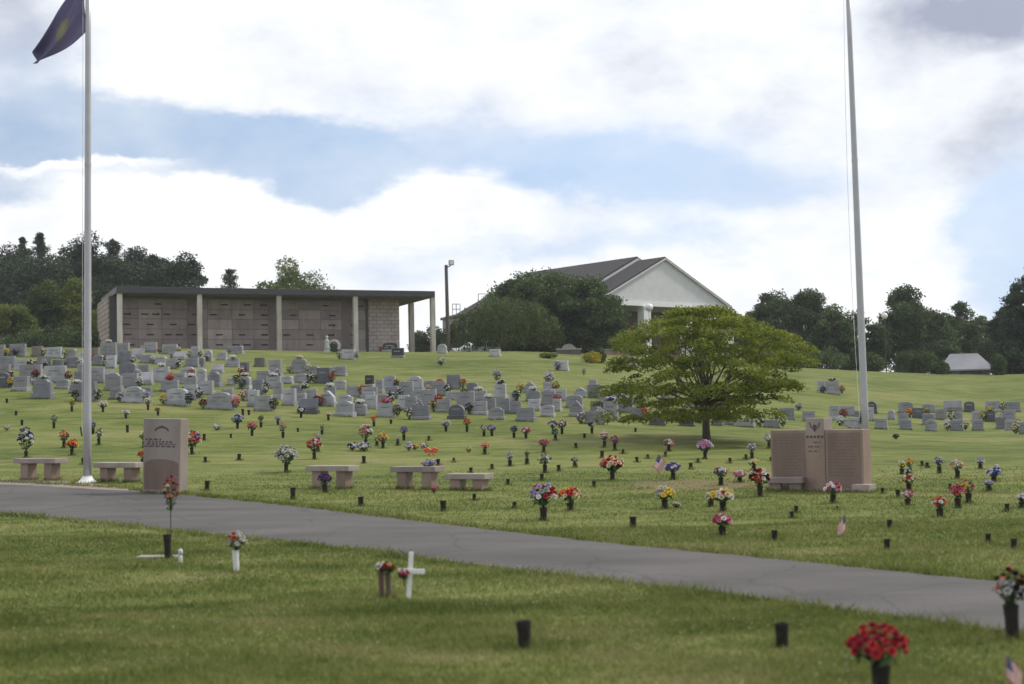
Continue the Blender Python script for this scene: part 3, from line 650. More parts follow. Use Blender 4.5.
def big_flag():
    d = LB.y
    def P(px, py): return on_ray(px, py, d)
    tl, bl, tr, br_ = P(33.5, 47), P(33.3, 65), P(85.2, -26), P(85.0, 33)
    m, nt, b = new_mat('navy_flag'); L = nt.links.new; uv = N(nt, 'ShaderNodeUVMap')
    mp = N(nt, 'ShaderNodeMapping'); L(uv.outputs[0], mp.inputs[0]); mp.inputs['Location'].default_value = (-.475 * 1.5, -.47, 0); mp.inputs['Scale'].default_value = (1.5, 1, 1)
    ln = N(nt, 'ShaderNodeVectorMath', operation='LENGTH'); L(mp.outputs[0], ln.inputs[0])
    no = N(nt, 'ShaderNodeTexNoise'); no.inputs['Scale'].default_value = 18; L(uv.outputs[0], no.inputs['Vector'])
    ad = N(nt, 'ShaderNodeMath', operation='MULTIPLY_ADD'); L(no.outputs[0], ad.inputs[0]); ad.inputs[1].default_value = .10; L(ln.outputs['Value'], ad.inputs[2])
    r = ramp(nt, [(.0, (.27, .265, .21)), (.16, (.28, .28, .23)), (.20, (.23, .21, .13)), (.29, (.18, .175, .13)), (.315, (.125, .112, .215)), (1, (.125, .112, .215))]); L(ad.outputs[0], r.inputs[0])
    L(r.outputs[0], b.inputs['Base Color']); b.inputs['Roughness'].default_value = .8
    tr_ = N(nt, 'ShaderNodeBsdfTranslucent'); L(r.outputs[0], tr_.inputs[0]); ms = N(nt, 'ShaderNodeMixShader'); ms.inputs[0].default_value = .45
    L(b.outputs[0], ms.inputs[1]); L(tr_.outputs[0], ms.inputs[2]); L(ms.outputs[0], nt.nodes['Material Output'].inputs[0])
    nx, ny = 40, 22; V = []; UV = []
    for j in range(ny + 1):
        for i in range(nx + 1):
            s, t = i / nx, j / ny                 # s from hoist to fly, t from bottom to top
            lo = br_.lerp(bl, s); hi = tr.lerp(tl, s); p = lo.lerp(hi, t)
            sag = .10 * math.sin(PI * s) * (1 - t) + .02 * math.sin(s * 9) * (1 - t)
            p = p + Vector((0, (.05 + .14 * s) * math.sin(t * 9 + s * 5) + .1 * s, -sag * .3))
            V.append(p - LB); UV.append((s, t))
    fs = [(j * (nx + 1) + i, j * (nx + 1) + i + 1, (j + 1) * (nx + 1) + i + 1, (j + 1) * (nx + 1) + i) for j in range(ny) for i in range(nx)]
    me = bpy.data.meshes.new('flag'); me.from_pydata(V, [], fs); me.materials.append(m); ul = me.uv_layers.new(name='UVMap')
    for l in me.loops: ul.data[l.index].uv = UV[l.vertex_index]
    me.polygons.foreach_set('use_smooth', [True] * len(me.polygons))
    o = bpy.data.objects.new('flag', me); COL.objects.link(o); o.location = LB
    tag(o, 'drooping navy blue flag with a gold wreathed seal on the left flagpole', 'flag')
big_flag()
# ------------------------------------------------------------------ trees
BARK = mat('bark', (.075, .060, .048), .95, .35, 9, .6)
BARKP = mat('pine_bark', (.060, .048, .042), .95, .35, 7, .5)
LF_PINE = leafmat('pine_needles', [(.022, .040, .022), (.036, .058, .030), (.056, .082, .040)], .6, .5, .2)
LF_DARK = leafmat('dark_leaves', [(.032, .056, .018), (.060, .096, .029), (.102, .146, .044)], .55, .5, .3)
LF_MID = leafmat('mid_leaves', [(.030, .054, .014), (.056, .092, .022), (.095, .135, .034)], .55, .5, .35)
LF_LIGHT = leafmat('bright_leaves', [(.060, .092, .016), (.112, .150, .028), (.180, .210, .046)], .55, .5, .4)
LF_WIL = leafmat('willow_leaves', [(.036, .058, .014), (.064, .094, .022), (.115, .145, .036)], .55, .8, .35)
LF_MAPLE = leafmat('maple_leaves', [(.066, .100, .013), (.155, .195, .022), (.275, .290, .044)], .5, .9, .5)
LF_YEL = leafmat('golden_leaves', [(.16, .17, .016), (.33, .29, .028), (.52, .42, .04)], .55, 2, .3)
def place(px, py_top, d):
    """base point (on the ground, at depth d) and height of something whose top is at a pixel"""
    p = on_ray(px, py_top, d); z = float(gz(p.x, d)); return Vector((p.x, d, z)), p.z - z
def limb(mb, p0, p1, r0, r1, wob=.08):
    p0, p1 = Vector(p0), Vector(p1); L_ = (p1 - p0).length; pts = []
    for i in range(5):
        t = i / 4; q = p0.lerp(p1, t) + Vector((random.uniform(-1, 1), random.uniform(-1, 1), random.uniform(-.5, 1))) * L_ * wob * math.sin(PI * t); pts.append(q)
    mb.tube(pts, [r0 + (r1 - r0) * i / 4 for i in range(5)], 6)
def broadleaf(name, label, px, py, d, w, mt, n=9000, leaf=.26, crown0=.12, shape=.5, clumps=46, gap=.27, group='trees beyond the crest', rag=.12):
    n = int(n * 1.9); gap *= 1.12; clumps = int(clumps * 1.25); leaf *= 1.08
    base, h = place(px, py, d); W = w * d / F / 2
    r = thing(name, label, 'tree', base, random.uniform(0, 6), group, px)
    zc0 = h * crown0; cz = (h + zc0) / 2; rz_ = (h - zc0) / 2
    cl = []; tb = MB(); tb.tube([(0, 0, -.4), (.05 * W, 0, h * .3), (0, .04 * W, h * .62), (0, 0, h * .9)], [.024 * h + .06, .018 * h + .05, .012 * h + .03, .02], 9)
    for i in range(clumps):
        for _ in range(20):
            v = Vector((random.gauss(0, 1), random.gauss(0, 1), random.gauss(0, 1))).normalized() * random.uniform(.25, 1) ** .5
            if random.random() < .9 - .35 * max(0, -v.z): break
        wz = 1 - shape * max(0, v.z) ** 1.5
        c = Vector((v.x * W * .80 * wz, v.y * W * .80 * wz, cz + v.z * rz_ * .86)); s = random.uniform(.6, 1.25) * gap
        cl.append((c, (W * s, W * s, min(W, rz_) * s * .75)))
        if i % 3 == 0: limb(tb, (0, 0, max(h * .12, min(h * .7, c.z - .35 * abs(c.x) - .3))), c, .008 * h + .02, .012)
    P = []
    for c, rr in cl: P.append(in_ell(c, rr, n // clumps))
    k = int(n * rag); e = RNG.normal(size=(k, 3)); e /= np.linalg.norm(e, axis=1, keepdims=True)
    pick = RNG.integers(0, len(cl), k); P.append(np.array([cl[i][0] for i in pick]) + e * np.array([cl[i][1] for i in pick]) * RNG.uniform(.9, 1.35, (k, 1)))
    V, Q = leaves(np.concatenate(P), leaf, flat=.25)
    tb.build('trunk', BARK, r, smooth=True); npmesh('crown', V, Q, mt, r)
    return r
def pine(label, px, py, d, w, n=6500, leaf=.30, crown0=.08, group='pines behind the mausoleum', open_=.0, mt=None, tip=1.7):
    base, h = place(px, py, d); W = w * d / F / 2
    r = thing('pine_tree', label, 'tree', base, random.uniform(0, 6), group, px)
    tb = MB(); tb.tube([(0, 0, -.4), (.02 * h, 0, h * .5), (0, 0, h * .97)], [.020 * h + .05, .012 * h + .04, .015], 8)
    P = []; nb = int(h * 8); phase = random.uniform(0, 6); lop = random.uniform(0, 6)
    for i in range(nb):
        t = (i + random.random()) / nb; z = h * (crown0 + (1 - crown0) * t); a = i * 2.4 + random.uniform(-.5, .5)
        env = (1 - t ** tip) * (.74 + .26 * math.sin(t * 23 + phase)) * (1 + .25 * math.cos(a - lop + t * 5)) + .03
        RR = W * env * random.choice((.5, .7, .85, 1.0, 1.15, 1.35))
        if random.random() < open_: continue
        e = Vector((math.cos(a) * RR, math.sin(a) * RR, z + random.uniform(.05, .38) * RR))
        if e.z > h: e.z = h * random.uniform(.95, 1)
        if i % 3 == 0: limb(tb, (0, 0, z * .98), e, .02 + .004 * h * (1 - t), .010, .03)
        m = max(14, int(n / nb)); q = RNG.beta(1.5, .9, m)
        sp = min(.30, .09 + .13 * RR)
        P.append(np.outer(1 - q, (0, 0, z)) + np.outer(q, e) + RNG.normal(size=(m, 3)) * np.array([sp, sp, sp * .62]))
    V, Q = leaves(np.concatenate(P), leaf, flat=.1, aspect=.36)
    tb.build('trunk', BARKP, r, smooth=True); npmesh('crown', V, Q, mt or LF_PINE, r)
    return r
# the wood to the left, from the edge of the picture to the end of the mausoleum
PW = [(-30, 236, 165, 60), (6, 243, 158, 54), (22, 241, 172, 34), (40, 237, 160, 46), (70, 244, 168, 44), (88, 238, 156, 52), (113, 243, 166, 50), (141, 249, 160, 56), (160, 255, 172, 40), (181, 253, 158, 46), (120, 262, 150, 60), (55, 262, 150, 66), (5, 262, 148, 74)]
PLAB = ['very dark pine cut by the left picture edge', 'dark pine at the far left of the wood', 'slim pointed pine in the left wood', 'tall airy pine standing up left of the flagpole', 'broad dark pine just left of the flagpole', 'dense dark pine directly behind the left flagpole', 'feathery pine rising above the left end of the mausoleum',
        'wide dark pine behind the first mausoleum bay', 'slim pine between two wider pines behind the mausoleum roof', 'bushy pine above the second mausoleum column', 'lower dark pine hugging the mausoleum end wall', 'lower dark pine behind the bright green bush', 'low dark pine behind the leftmost bright shrub']
for (px, py, d, w), lb in zip(PW, PLAB):
    if px in (22, 40, 113): pine(lb, px, py - 3, d, w * 2.3, n=17000, leaf=.28, tip=random.uniform(1.2, 1.5))
    else: broadleaf('pine_tree', lb, px, py - 8, d, w * 1.5, LF_PINE, 14000, .26, .0, .34, 56, .24, group='pines behind the mausoleum', rag=.28)
pine('small lone pine top showing above the mausoleum roof', 230, 269, 162, 120, n=11000, leaf=.24, tip=1.2)
broadleaf('broadleaf_tree', 'round bright green tree showing above the mausoleum roof', 293, 256, 158, 92, LF_LIGHT, 12000, .26, .1, .30, 44, .25)
broadleaf('broadleaf_tree', 'rounded bright green tree left of the flagpole before the pines', 46, 276, 128, 58, LF_MID, 9000, .24, .03, .45)
broadleaf('broadleaf_tree', 'yellow green tree half behind the left flagpole', 74, 276, 127, 58, LF_LIGHT, 9000, .24, .05, .5)
broadleaf('broadleaf_tree', 'light green bushy tree at the left picture edge', 8, 303, 122, 62, LF_LIGHT, 9000, .22, .02, .3)
broadleaf('broadleaf_tree', 'leafy tree just outside the left picture edge', -32, 300, 125, 60, LF_MID, 6000, .22, .02, .3)
def bush(label, px, py, d, w, mt, n=3500, leaf=.14, cat='shrub', squash=1.0, group='shrubs along the crest'):
    base, h = place(px, py, d); W = w * d / F / 2
    r = thing('shrub', label, cat, base, 0, group, px); P = []; tb = MB()
    for i in range(16):
        a = random.uniform(0, 2 * PI); q = random.uniform(.1, .75) ** .7
        c = (math.cos(a) * W * q, math.sin(a) * W * q, h * random.uniform(.3, .68) * (1.15 - .5 * q)); P.append(in_ell(c, (W * .42, W * .42, h * .34), n // 16))
        tb.tube([(0, 0, -.1), (c[0] * .6, c[1] * .6, c[2] * .7)], [.04, .015], 5)
    tb.build('stem', BARK, r); V, Q = leaves(np.concatenate(P), leaf, .1); npmesh('foliage', V, Q, mt, r); return r
for px, py, d, w, lb in ((60, 322, 116, 60, 'low dark shrub behind the headstones left of the flagpole'), (99, 325, 112, 34, 'dark shrub in front of the mausoleum end wall'), (22, 325, 116, 48, 'low dark shrub below the bright left edge tree'), (110, 333, 110, 20, 'small dark shrub at the foot of the mausoleum end wall'), (84, 330, 113, 26, 'dark shrub directly behind the left flagpole')):
    bush(lb, px, py, d, w, LF_DARK, 3500, .2)
broadleaf('broadleaf_tree', 'small dark tree seen through the mausoleum porch columns', 431, 322, 150, 44, LF_DARK, 6000, .22, .05, .3, 30)
# willow, dark oak, golden bushes
def willow():
    base, h = place(503, 293, 119); W = 108 * 119 / F / 2
    r = thing('willow_tree', 'drooping rounded willow left of the dark oak beyond the crest', 'tree', base, 0, None, 504)
    tb = MB(); tb.tube([(0, 0, -.4), (.1, 0, h * .4), (0, 0, h * .7)], [.26, .2, .1], 9); P = []
    for i in range(330):
        a = random.uniform(0, 2 * PI); q = math.sqrt(random.random()); x, y = math.cos(a) * W * q, math.sin(a) * W * q
        zt = h * (.46 + .52 * math.sqrt(max(0, 1 - q ** 2.6))) * random.uniform(.86, 1.03)
        if x < -W * .45: zt *= .88
        L_ = zt * random.uniform(.45, .95); m = 46; t = RNG.uniform(0, 1, m) ** .8
        sw = random.uniform(-.25, .25)
        P.append(np.stack([x * (1 + .10 * t) + sw * t + RNG.normal(0, .13, m), y * (1 + .10 * t) + RNG.normal(0, .13, m), zt - L_ * t + RNG.normal(0, .08, m)], 1))
        if i % 22 == 0: limb(tb, (0, 0, h * .4), (x * .9, y * .9, zt * .95), .08, .015)
    V, Q = leaves(np.concatenate(P), .26, 0, 1.3, .38); tb.build('trunk', BARK, r, smooth=True); npmesh('crown', V, Q, LF_WIL, r)
willow()
broadleaf('broadleaf_tree', 'large dark oak in front of the chapel left side', 560, 269, 126, 140, LF_DARK, 26000, .24, .0, .22, 90, .22, rag=.16)
broadleaf('broadleaf_tree', 'dark leafy tree filling the gap between oak and chapel', 599, 288, 122, 58, LF_DARK, 9000, .24, .0, .45, 40, .25)
broadleaf('broadleaf_tree', 'second dark oak rising behind the willow', 524, 270, 129, 92, LF_DARK, 12000, .24, .0, .3, 50, .23, rag=.16)
bush('clipped yellow green bush left of the low brick sign', 548, 352.0, at(548, 358.5, False).y, 18, LF_LIGHT, 2200, .10)
bush('golden yellow bush right of the low brick sign', 591, 350.5, at(591, 363.5, False).y, 21, LF_YEL, 2800, .10)
bush('dark green bush behind the golden yellow bush', 597, 346.5, at(591, 363.5, False).y + 2.5, 20, LF_MID, 1800, .12)
# trees on the right
RT_ = [(772, 284, 150, 74, LF_DARK, 11000, 'airy dark tree right of the chapel gable'), (808, 283, 146, 70, LF_DARK, 12000, 'tall dark tree behind the right side of the maple'), (832, 305, 132, 54, LF_DARK, 8000, 'dense dark tree left of the right flagpole'), (745, 305, 156, 44, LF_DARK, 6000, 'small dark tree touching the chapel portico corner'),
       (855, 305, 160, 40, LF_MID, 2600, 'thin sparse tree top just left of the right flagpole'), (903, 285, 140, 74, LF_DARK, 14000, 'big rounded dark tree behind the acorn globe lamp'), (876, 318, 136, 34, LF_DARK, 5000, 'small dark tree just right of the right flagpole'), (930, 312, 146, 56, LF_DARK, 8000, 'dark tree sloping down beside the big rounded tree'), (957, 299, 152, 54, LF_MID, 7500, 'ragged topped tree behind the grey roofed house'), (980, 312, 158, 44, LF_DARK, 7000, 'dark tree between the ragged tree and edge pines'), (940, 340, 142, 60, LF_DARK, 7000, 'low dark tree left of the grey roofed house')]
for px, py, d, w, mt, n, lb in RT_:
    broadleaf('broadleaf_tree', lb, px, py, d, w, mt, n, .25, .02, .3, 44, .25, rag=.15)
for px, py, d, w, lb in ((1034, 254, 126, 80, 'huge near black pine at the right picture edge'), (1004, 308, 132, 46, 'dark lower pine leaning from the right edge pine'), (1070, 262, 124, 80, 'near black pine outside the right picture edge'), (1016, 285, 129, 50, 'dark mid height pine beside the huge edge pine')):
    pine(lb, px, py, d, w * 1.15, 24000, .34, .0, 'pines at the right edge', tip=1.25)
for px, py, d, w, mt, lb in ((921, 346, 130, 30, LF_MID, 'yellowish shrub at the crest below the rounded tree'), (905, 350, 130, 24, LF_MID, 'green shrub right of the acorn globe lamp'), (870, 352, 130, 30, LF_DARK, 'dark shrub at the foot of the right flagpole trees'), (820, 345, 128, 50, LF_DARK, 'dark shrub under the trees right of the maple'), (994, 352, 117, 24, LF_DARK, 'dark shrub right of the grey roofed house'), (940, 360, 117, 18, LF_DARK, 'small dark shrub left of the grey roofed house'), (760, 345, 135, 60, LF_DARK, 'dark shrub behind the maple crown'), (850, 350, 131, 24, LF_DARK, 'dark shrub left of the right flagpole')):
    bush(lb, px, py, d, w, mt, 3200, .2)

def woods(name, x0, x1, ytop, d, n):
    P = []; i = 0
    while i < n:
        px = random.uniform(x0, x1); p = on_ray(px, ytop + random.uniform(-6, 6) + 7 * math.sin(px * .09), d + random.uniform(-4, 4)); z0 = float(gz(p.x, p.y)) - .5
        c = (p.x, p.y, random.uniform(z0, p.z)); P.append(in_ell(c, (1.5, 1.5, 1.1), 110)); i += 110
    V, Q = leaves(np.concatenate(P), .42, .1); npmesh(name, V, Q, LF_DARK, None, kind='stuff')
woods('far_woods', 690, 1060, 338, 172, 34000); woods('left_woods', -60, 130, 285, 178, 34000); woods('oak_undergrowth', 455, 628, 338, 133, 12000)
def maple():
    base = at(707, 442, False); d = base.y; k = d / F
    r = thing('maple_tree', 'wide layered light green maple standing alone on the lawn', 'tree', base, 0, None, 707)
    # outline from the photograph: height above ground (px) -> left and right half width (px)
    H = [20, 27, 40, 58, 72, 88, 104, 116, 126, 132]; Lw = [56, 94, 110, 116, 118, 110, 98, 78, 52, 20]; Rw = [44, 76, 92, 102, 106, 104, 94, 74, 46, 18]
    tb = MB(); tb.tube([(0, 0, -.2), (-.02, 0, .45), (0, .02, .9)], [.15, .118, .10], 12)
    P = []; cl = []
    for i in range(310):
        hh = random.uniform(15, 135) if i > 60 else random.uniform(48, 125)
        hh = max(25, min(130, round(hh / 13) * 13 + random.uniform(-4, 4) + 2))
        kk = 1.03 + .09 * math.sin(i * 1.7)
        l, rr_ = kk * np.interp(hh, H, Lw), kk * np.interp(hh, H, Rw); a = random.uniform(0, 2 * PI); q = random.uniform(.12, 1) ** .5
        x = math.cos(a) * q; x = x * (rr_ if x > 0 else l) * .93; y = math.sin(a) * q * (l + rr_) / 2 * .93
        if hh < 26 and abs(x) < 34 and q < .5: continue
        cl.append((x * k, y * k, hh * k))
    for i, c in enumerate(cl):
        s = random.uniform(.5, 1.45); m = int(190 * s)
        v = in_ell((0, 0, 0), (.43 * s, .43 * s, .15 * s), m, .2)
        out = np.array([c[0], c[1]]); nrm = np.linalg.norm(out) + 1e-6; t = (v[:, 0] * out[0] + v[:, 1] * out[1]) / nrm
        v[:, 2] -= .18 * t + .10 * np.abs(t)        # layers bow down towards their tips
        P.append(v + np.array(c))
        if i % 7 == 0:
            hz = min(c[2] * .7, 1.5) if c[2] > .9 else .75
            limb(tb, (0, 0, max(.7, min(1.3, hz))), c, .035, .007, .10)
    for a in range(6):
        t = a * PI / 3 + .3; limb(tb, (0, 0, .8), (math.cos(t) * 1.1, math.sin(t) * 1.0, 2.3 + .3 * math.sin(a * 2)), .07, .03, .08)
    V, Q = leaves(np.concatenate(P), .092, .35, .15, .55); tb.build('trunk', BARK, r, smooth=True); npmesh('crown', V, Q, LF_MAPLE, r)
maple()

# ------------------------------------------------------------------ granite: headstones
TONE = {'l': granite('light_granite', (.32, .325, .345), .36), 'g': granite('grey_granite', (.25, .25, .262), .36), 'b': granite('bluish_granite', (.19, .196, .22), .36), 'd': granite('slate_granite', (.080, .085, .105), .32), 'k': granite('black_granite', (.022, .020, .022), .25, .2), 'n': granite('brown_granite', (.16, .135, .115)), 'w': granite('white_marble', (.40, .40, .405), .5, .1)}
TWORD = {'l': 'light grey', 'g': 'grey', 'b': 'bluish grey', 'd': 'dark slate', 'k': 'black', 'n': 'brownish', 'w': 'pale'}
INK = mat('cut_lettering', (.125, .13, .145), .8, .1)
def zone_name(x, y):
    Z = [(24, 'at left picture edge'), (60, 'well left of flagpole'), (82, 'close left of flagpole'), (112, 'close right of flagpole'), (150, 'below first mausoleum column'), (185, 'below first mausoleum bay'), (222, 'below second mausoleum column'), (262, 'below second mausoleum bay'), (300, 'below third mausoleum column'), (340, 'below third mausoleum bay'),
         (375, 'below fourth mausoleum column'), (415, 'below mausoleum block wall'), (445, 'below mausoleum porch'), (475, 'below floodlight pole'), (520, 'below the willow'), (560, 'below the dark oak'), (600, 'left of the maple'), (690, "under maple's left side"), (780, "under maple's right side"), (848, 'behind war memorial'), (888, 'beside right flagpole'), (930, 'right of right flagpole'), (965, 'past right flagpole'), (1100, 'at right picture edge')]
    for lim, n in Z:
        if x < lim: return n
HS = []
def headstone(x0, x1, yt, yb, tone='g', top='f', adorn=''):
    cx = (x0 + x1) / 2; base = at(cx, yb, False); d = base.y; k = d / F; w = max(.35, (x1 - x0) * k * 1.0); h = max(.3, (yb - yt) * k)
    base.z = float(gz(base.x, d)) - .01
    size = ('wide ' if w > 1.12 else 'narrow ' if w < .55 else '') if h < .95 else 'tall '
    tw = {'f': 'square', 'c': 'curved', 'r': 'round', 'p': 'peaked', 's': 'slanted', 'o': 'shouldered'}[top]
    row = 'hilltop row' if d > 78 else 'middle row' if d > 66 else 'lower row' if d > 58 else 'front row'
    lb = f"{size}{TWORD[tone]} {tw} headstone, {row}, {zone_name(cx, yb)}"
    rz = math.radians(-16 + random.uniform(-7, 7))
    r = thing('headstone', lb, 'headstone', base, rz, 'upright headstones on the hillside', cx)
    M_ = TONE[tone]; bh = min(.22, .26 * h); bw = w; bd = .34
    MB().box((0, 0, bh / 2 - .05), (bw, bd, bh + .1)).build('base', TONE['g'] if tone in 'k' else M_, r, bevel=.015, seg=1)
    tw_ = w * .90; th = h - bh; z0 = bh + .002; hw = tw_ / 2; rise = min(.16, th * .25)
    if top == 'f': pr = [(-hw, z0), (hw, z0), (hw, z0 + th), (-hw, z0 + th)]
    elif top == 'c': pr = [(-hw, z0), (hw, z0), (hw, z0 + th - rise)] + [(hw * math.cos(t), z0 + th - rise + rise * math.sin(t)) for t in np.linspace(.3, PI - .3, 8)] + [(-hw, z0 + th - rise)]
    elif top == 'r': q = min(hw, th * .6); pr = [(-hw, z0), (hw, z0)] + [(hw * math.cos(t), z0 + th - q + q * math.sin(t)) for t in np.linspace(0, PI, 12)]
    elif top == 'p': pr = [(-hw, z0), (hw, z0), (hw * .92, z0 + th * .45), (hw * .3, z0 + th * .86), (0, z0 + th), (-hw * .3, z0 + th * .86), (-hw * .92, z0 + th * .45)]
    elif top == 'o': pr = [(-hw, z0), (hw, z0), (hw, z0 + th - rise), (hw * .72, z0 + th - rise)] + [(hw * .72 * math.cos(t), z0 + th - rise + rise * math.sin(t)) for t in np.linspace(.25, PI - .25, 7)] + [(-hw * .72, z0 + th - rise), (-hw, z0 + th - rise)]
    if top == 's':
        mb = MB(); dd = .15; v = [(-hw, -dd, z0), (hw, -dd, z0), (hw, dd, z0), (-hw, dd, z0), (-hw, -dd, z0 + th * .2), (hw, -dd, z0 + th * .2), (hw, .08, z0 + th), (-hw, .08, z0 + th), (hw, dd, z0 + th), (-hw, dd, z0 + th)]
        mb.add(v, [(3, 2, 1, 0), (0, 1, 5, 4), (4, 5, 6, 7), (7, 6, 8, 9), (2, 3, 9, 8), (1, 2, 8, 6, 5), (3, 0, 4, 7, 9)]); t_o = mb.build('tablet', M_, r, bevel=.012, seg=1)
        fy = None
    else:
        t_o = MB().prism(pr, -.10, .10).build('tablet', M_, r, bevel=.012, seg=1)
        # shallow carved family name and dates, too small to read
        mb = MB(); zz = z0 + th * .58; n = random.randint(5, 8); span = tw_ * .55; x = -span / 2
        for i in range(n):
            cw = span / n * random.uniform(.55, .8); mb.box((x + cw / 2, -.1025, zz), (cw, .003, th * .11)); x += span / n
        if w > .9:
            for sx in (-1, 1):
                for j in range(2): mb.box((sx * tw_ * .24, -.1025, z0 + th * (.36 - .13 * j)), (tw_ * random.uniform(.2, .3), .003, th * .045))
        ins = mb.build('inscription', INK if tone not in 'kd' else TONE['l'], t_o); ins['kind'] = 'stuff'
    HS.append((r, cx, yb, d, w, h, adorn, lb))
    for a in adorn.split():
        pos, cols = a.split(':'); cols = cols.split(','); nm = ' '.join(CNAME[c] for c in cols[:2])
        loc = {'L': (-w / 2 - .10, -.08, .02), 'R': (w / 2 + .10, -.08, .02), 'T': (0, 0, h), 'F': (0, -.30, .02), 'l': (-w * .3, -.28, .02), 'r': (w * .3, -.28, .02)}[pos[0]]
        sz = .34 if len(pos) == 1 else .14 * int(pos[1])
        M4 = Matrix.Translation(base) @ Matrix.Rotation(rz, 4, 'Z'); p = M4 @ Vector(loc)
        where = {'T': '', 'L': 'left of', 'R': 'right of', 'F': 'before', 'l': 'before', 'r': 'before'}[pos[0]]
        if pos[0] == 'T': bouquet(p, sz * 1.05, sz * .5, cols, f"{nm} flowers topping {TWORD[tone]} headstone, {row}, {zone_name(cx, yb)}", cx, grp='flowers set against the headstones')
        else: bouquet(p, sz, sz * 1.35, cols, f"{nm} flowers {where} {TWORD[tone]} headstone, {row}, {zone_name(cx, yb)}", cx, grp='flowers set against the headstones')

# ------------------------------------------------------------------ flowers
FC = {'r': (.48, .022, .025), 'w': (.74, .73, .70), 'p': (.70, .22, .32), 'q': (.50, .05, .16), 'y': (.74, .55, .05), 'o': (.75, .20, .03), 'u': (.17, .08, .34), 'b': (.06, .07, .36), 'l': (.46, .40, .62), 's': (.70, .34, .26), 'm': (.16, .012, .025), 'c': (.70, .62, .42), 'k': (.02, .022, .02), 'g': (.16, .23, .10), 'e': (.42, .44, .42), 't': (.10, .45, .55), 'x': (.50, .035, .075)}
CNAME = {'r': 'red', 'w': 'white', 'p': 'pink', 'q': 'crimson', 'y': 'yellow', 'o': 'orange', 'u': 'purple', 'b': 'blue', 'l': 'lilac', 's': 'salmon', 'm': 'maroon', 'c': 'cream', 'k': 'black', 'g': 'green', 'e': 'silvery', 't': 'turquoise', 'x': 'rose'}
FM = {c: mat('petal_' + CNAME[c], tuple(min(.80, x * .93 + (.022 if c not in 'kgm' else 0)) for x in v), .75, .22, 25, spec=.2) for c, v in FC.items()}
LF_SILK = leafmat('silk_leaves', [(.022, .05, .016), (.040, .08, .026), (.065, .12, .04)], .6, 8, .2)
def bloom(mb, c, nrm, r, petals=6):
    nrm = Vector(nrm).normalized(); a = nrm.orthogonal().normalized(); b = nrm.cross(a); c = Vector(c); ph = random.uniform(0, 6)
    for ring, (ro, up, pw) in enumerate(((1.0, .10, .95), (.78, .50, .95), (.50, .80, .90), (.25, .88, .8))):
        n = petals - ring if ring < 3 else 3
        for k in range(n):
            t = ph + ring * .5 + 2 * PI * k / n; d = a * math.cos(t) + b * math.sin(t); s = nrm.cross(d)
            p0 = c; m = c + d * r * ro * .62 + nrm * r * up * .5; tip = c + d * r * ro * random.uniform(.9, 1.08) + nrm * r * up
            w = r * pw * .62
            mb.add([p0, m - s * w, tip, m + s * w], [(0, 1, 2, 3)])
def bouquet(loc, w, h, cols, label, px, n=None, grp='bouquets in the lawn vases', spread=1.0, name='bouquet', hollow=False):
    """flowers with their leaves; loc is where the stems meet the vase"""
    r = thing(name, label, 'bouquet', loc, random.uniform(0, 6), grp, px)
    R = w / 2; n = n or max(9, min(40, int(13 + w * 42)))
    lp = []; per = {c: MB() for c in cols}; st = MB()
    br = max(.020, R * random.uniform(.25, .31) * min(1.25, (26 / n) ** .5)); ga = 2.39996
    for i in range(n):
        t = (i + .5) / n; ph = i * ga; el = math.acos(1 - t * (1.0 if not hollow else .8)) ; rr = random.uniform(.86, 1.06)
        v = Vector((math.sin(el) * math.cos(ph) * R * spread, math.sin(el) * math.sin(ph) * R, 0)); v.z = h * (.42 + .55 * math.cos(el)) * rr
        v.x *= rr; v.y *= rr
        c = cols[(i * 7 // 3 + random.randint(0, 1)) % len(cols)] if len(cols) > 1 else cols[0]
        bloom(per[c], v, (v.x, v.y, v.z * .9 + .02), br * random.uniform(.8, 1.15))
        lp.append(v)
    st = MB(); st.tube([(0, 0, -.06), (0, 0, h * .45)], .008, 4)
    m = int(18 + 60 * w); P = in_ell((0, 0, h * .40), (R * .85, R * .85, h * .36), m, .5)
    V, Q = leaves(P, max(.06, R * .6), 0, .2, .4)
    for v in lp[::2]: st.tube([(0, 0, 0), v * .5, v], .005, 3, cap=False)
    o = npmesh('foliage', V, Q, LF_SILK, r); st.build('stem', LF_SILK, r)
    for c in cols:
        if per[c].v: per[c].build('blossoms', FM[c], r)
    return r
VASE = None
def vase(loc, h, label, px, mt=None, rad=.055, lean=0):
    global VASE
    mt = mt or M_DARKMETAL
    o = MB().lathe([(rad * .78, -.03), (rad * .80, 0), (rad * .82, h * .12), (rad * .85, h * .6), (rad * .95, h * .93), (rad * 1.0, h * .95), (rad * 1.0, h), (rad * .84, h), (rad * .80, h * .9)], 14).build('grave_vase', mt)
    o.location = loc; o.rotation_euler = (random.uniform(-.05, .05), random.uniform(-.05, .05) + lean, 0)
    tag(o, label, 'vase', 'dark flower vases in the lawn', px); return o

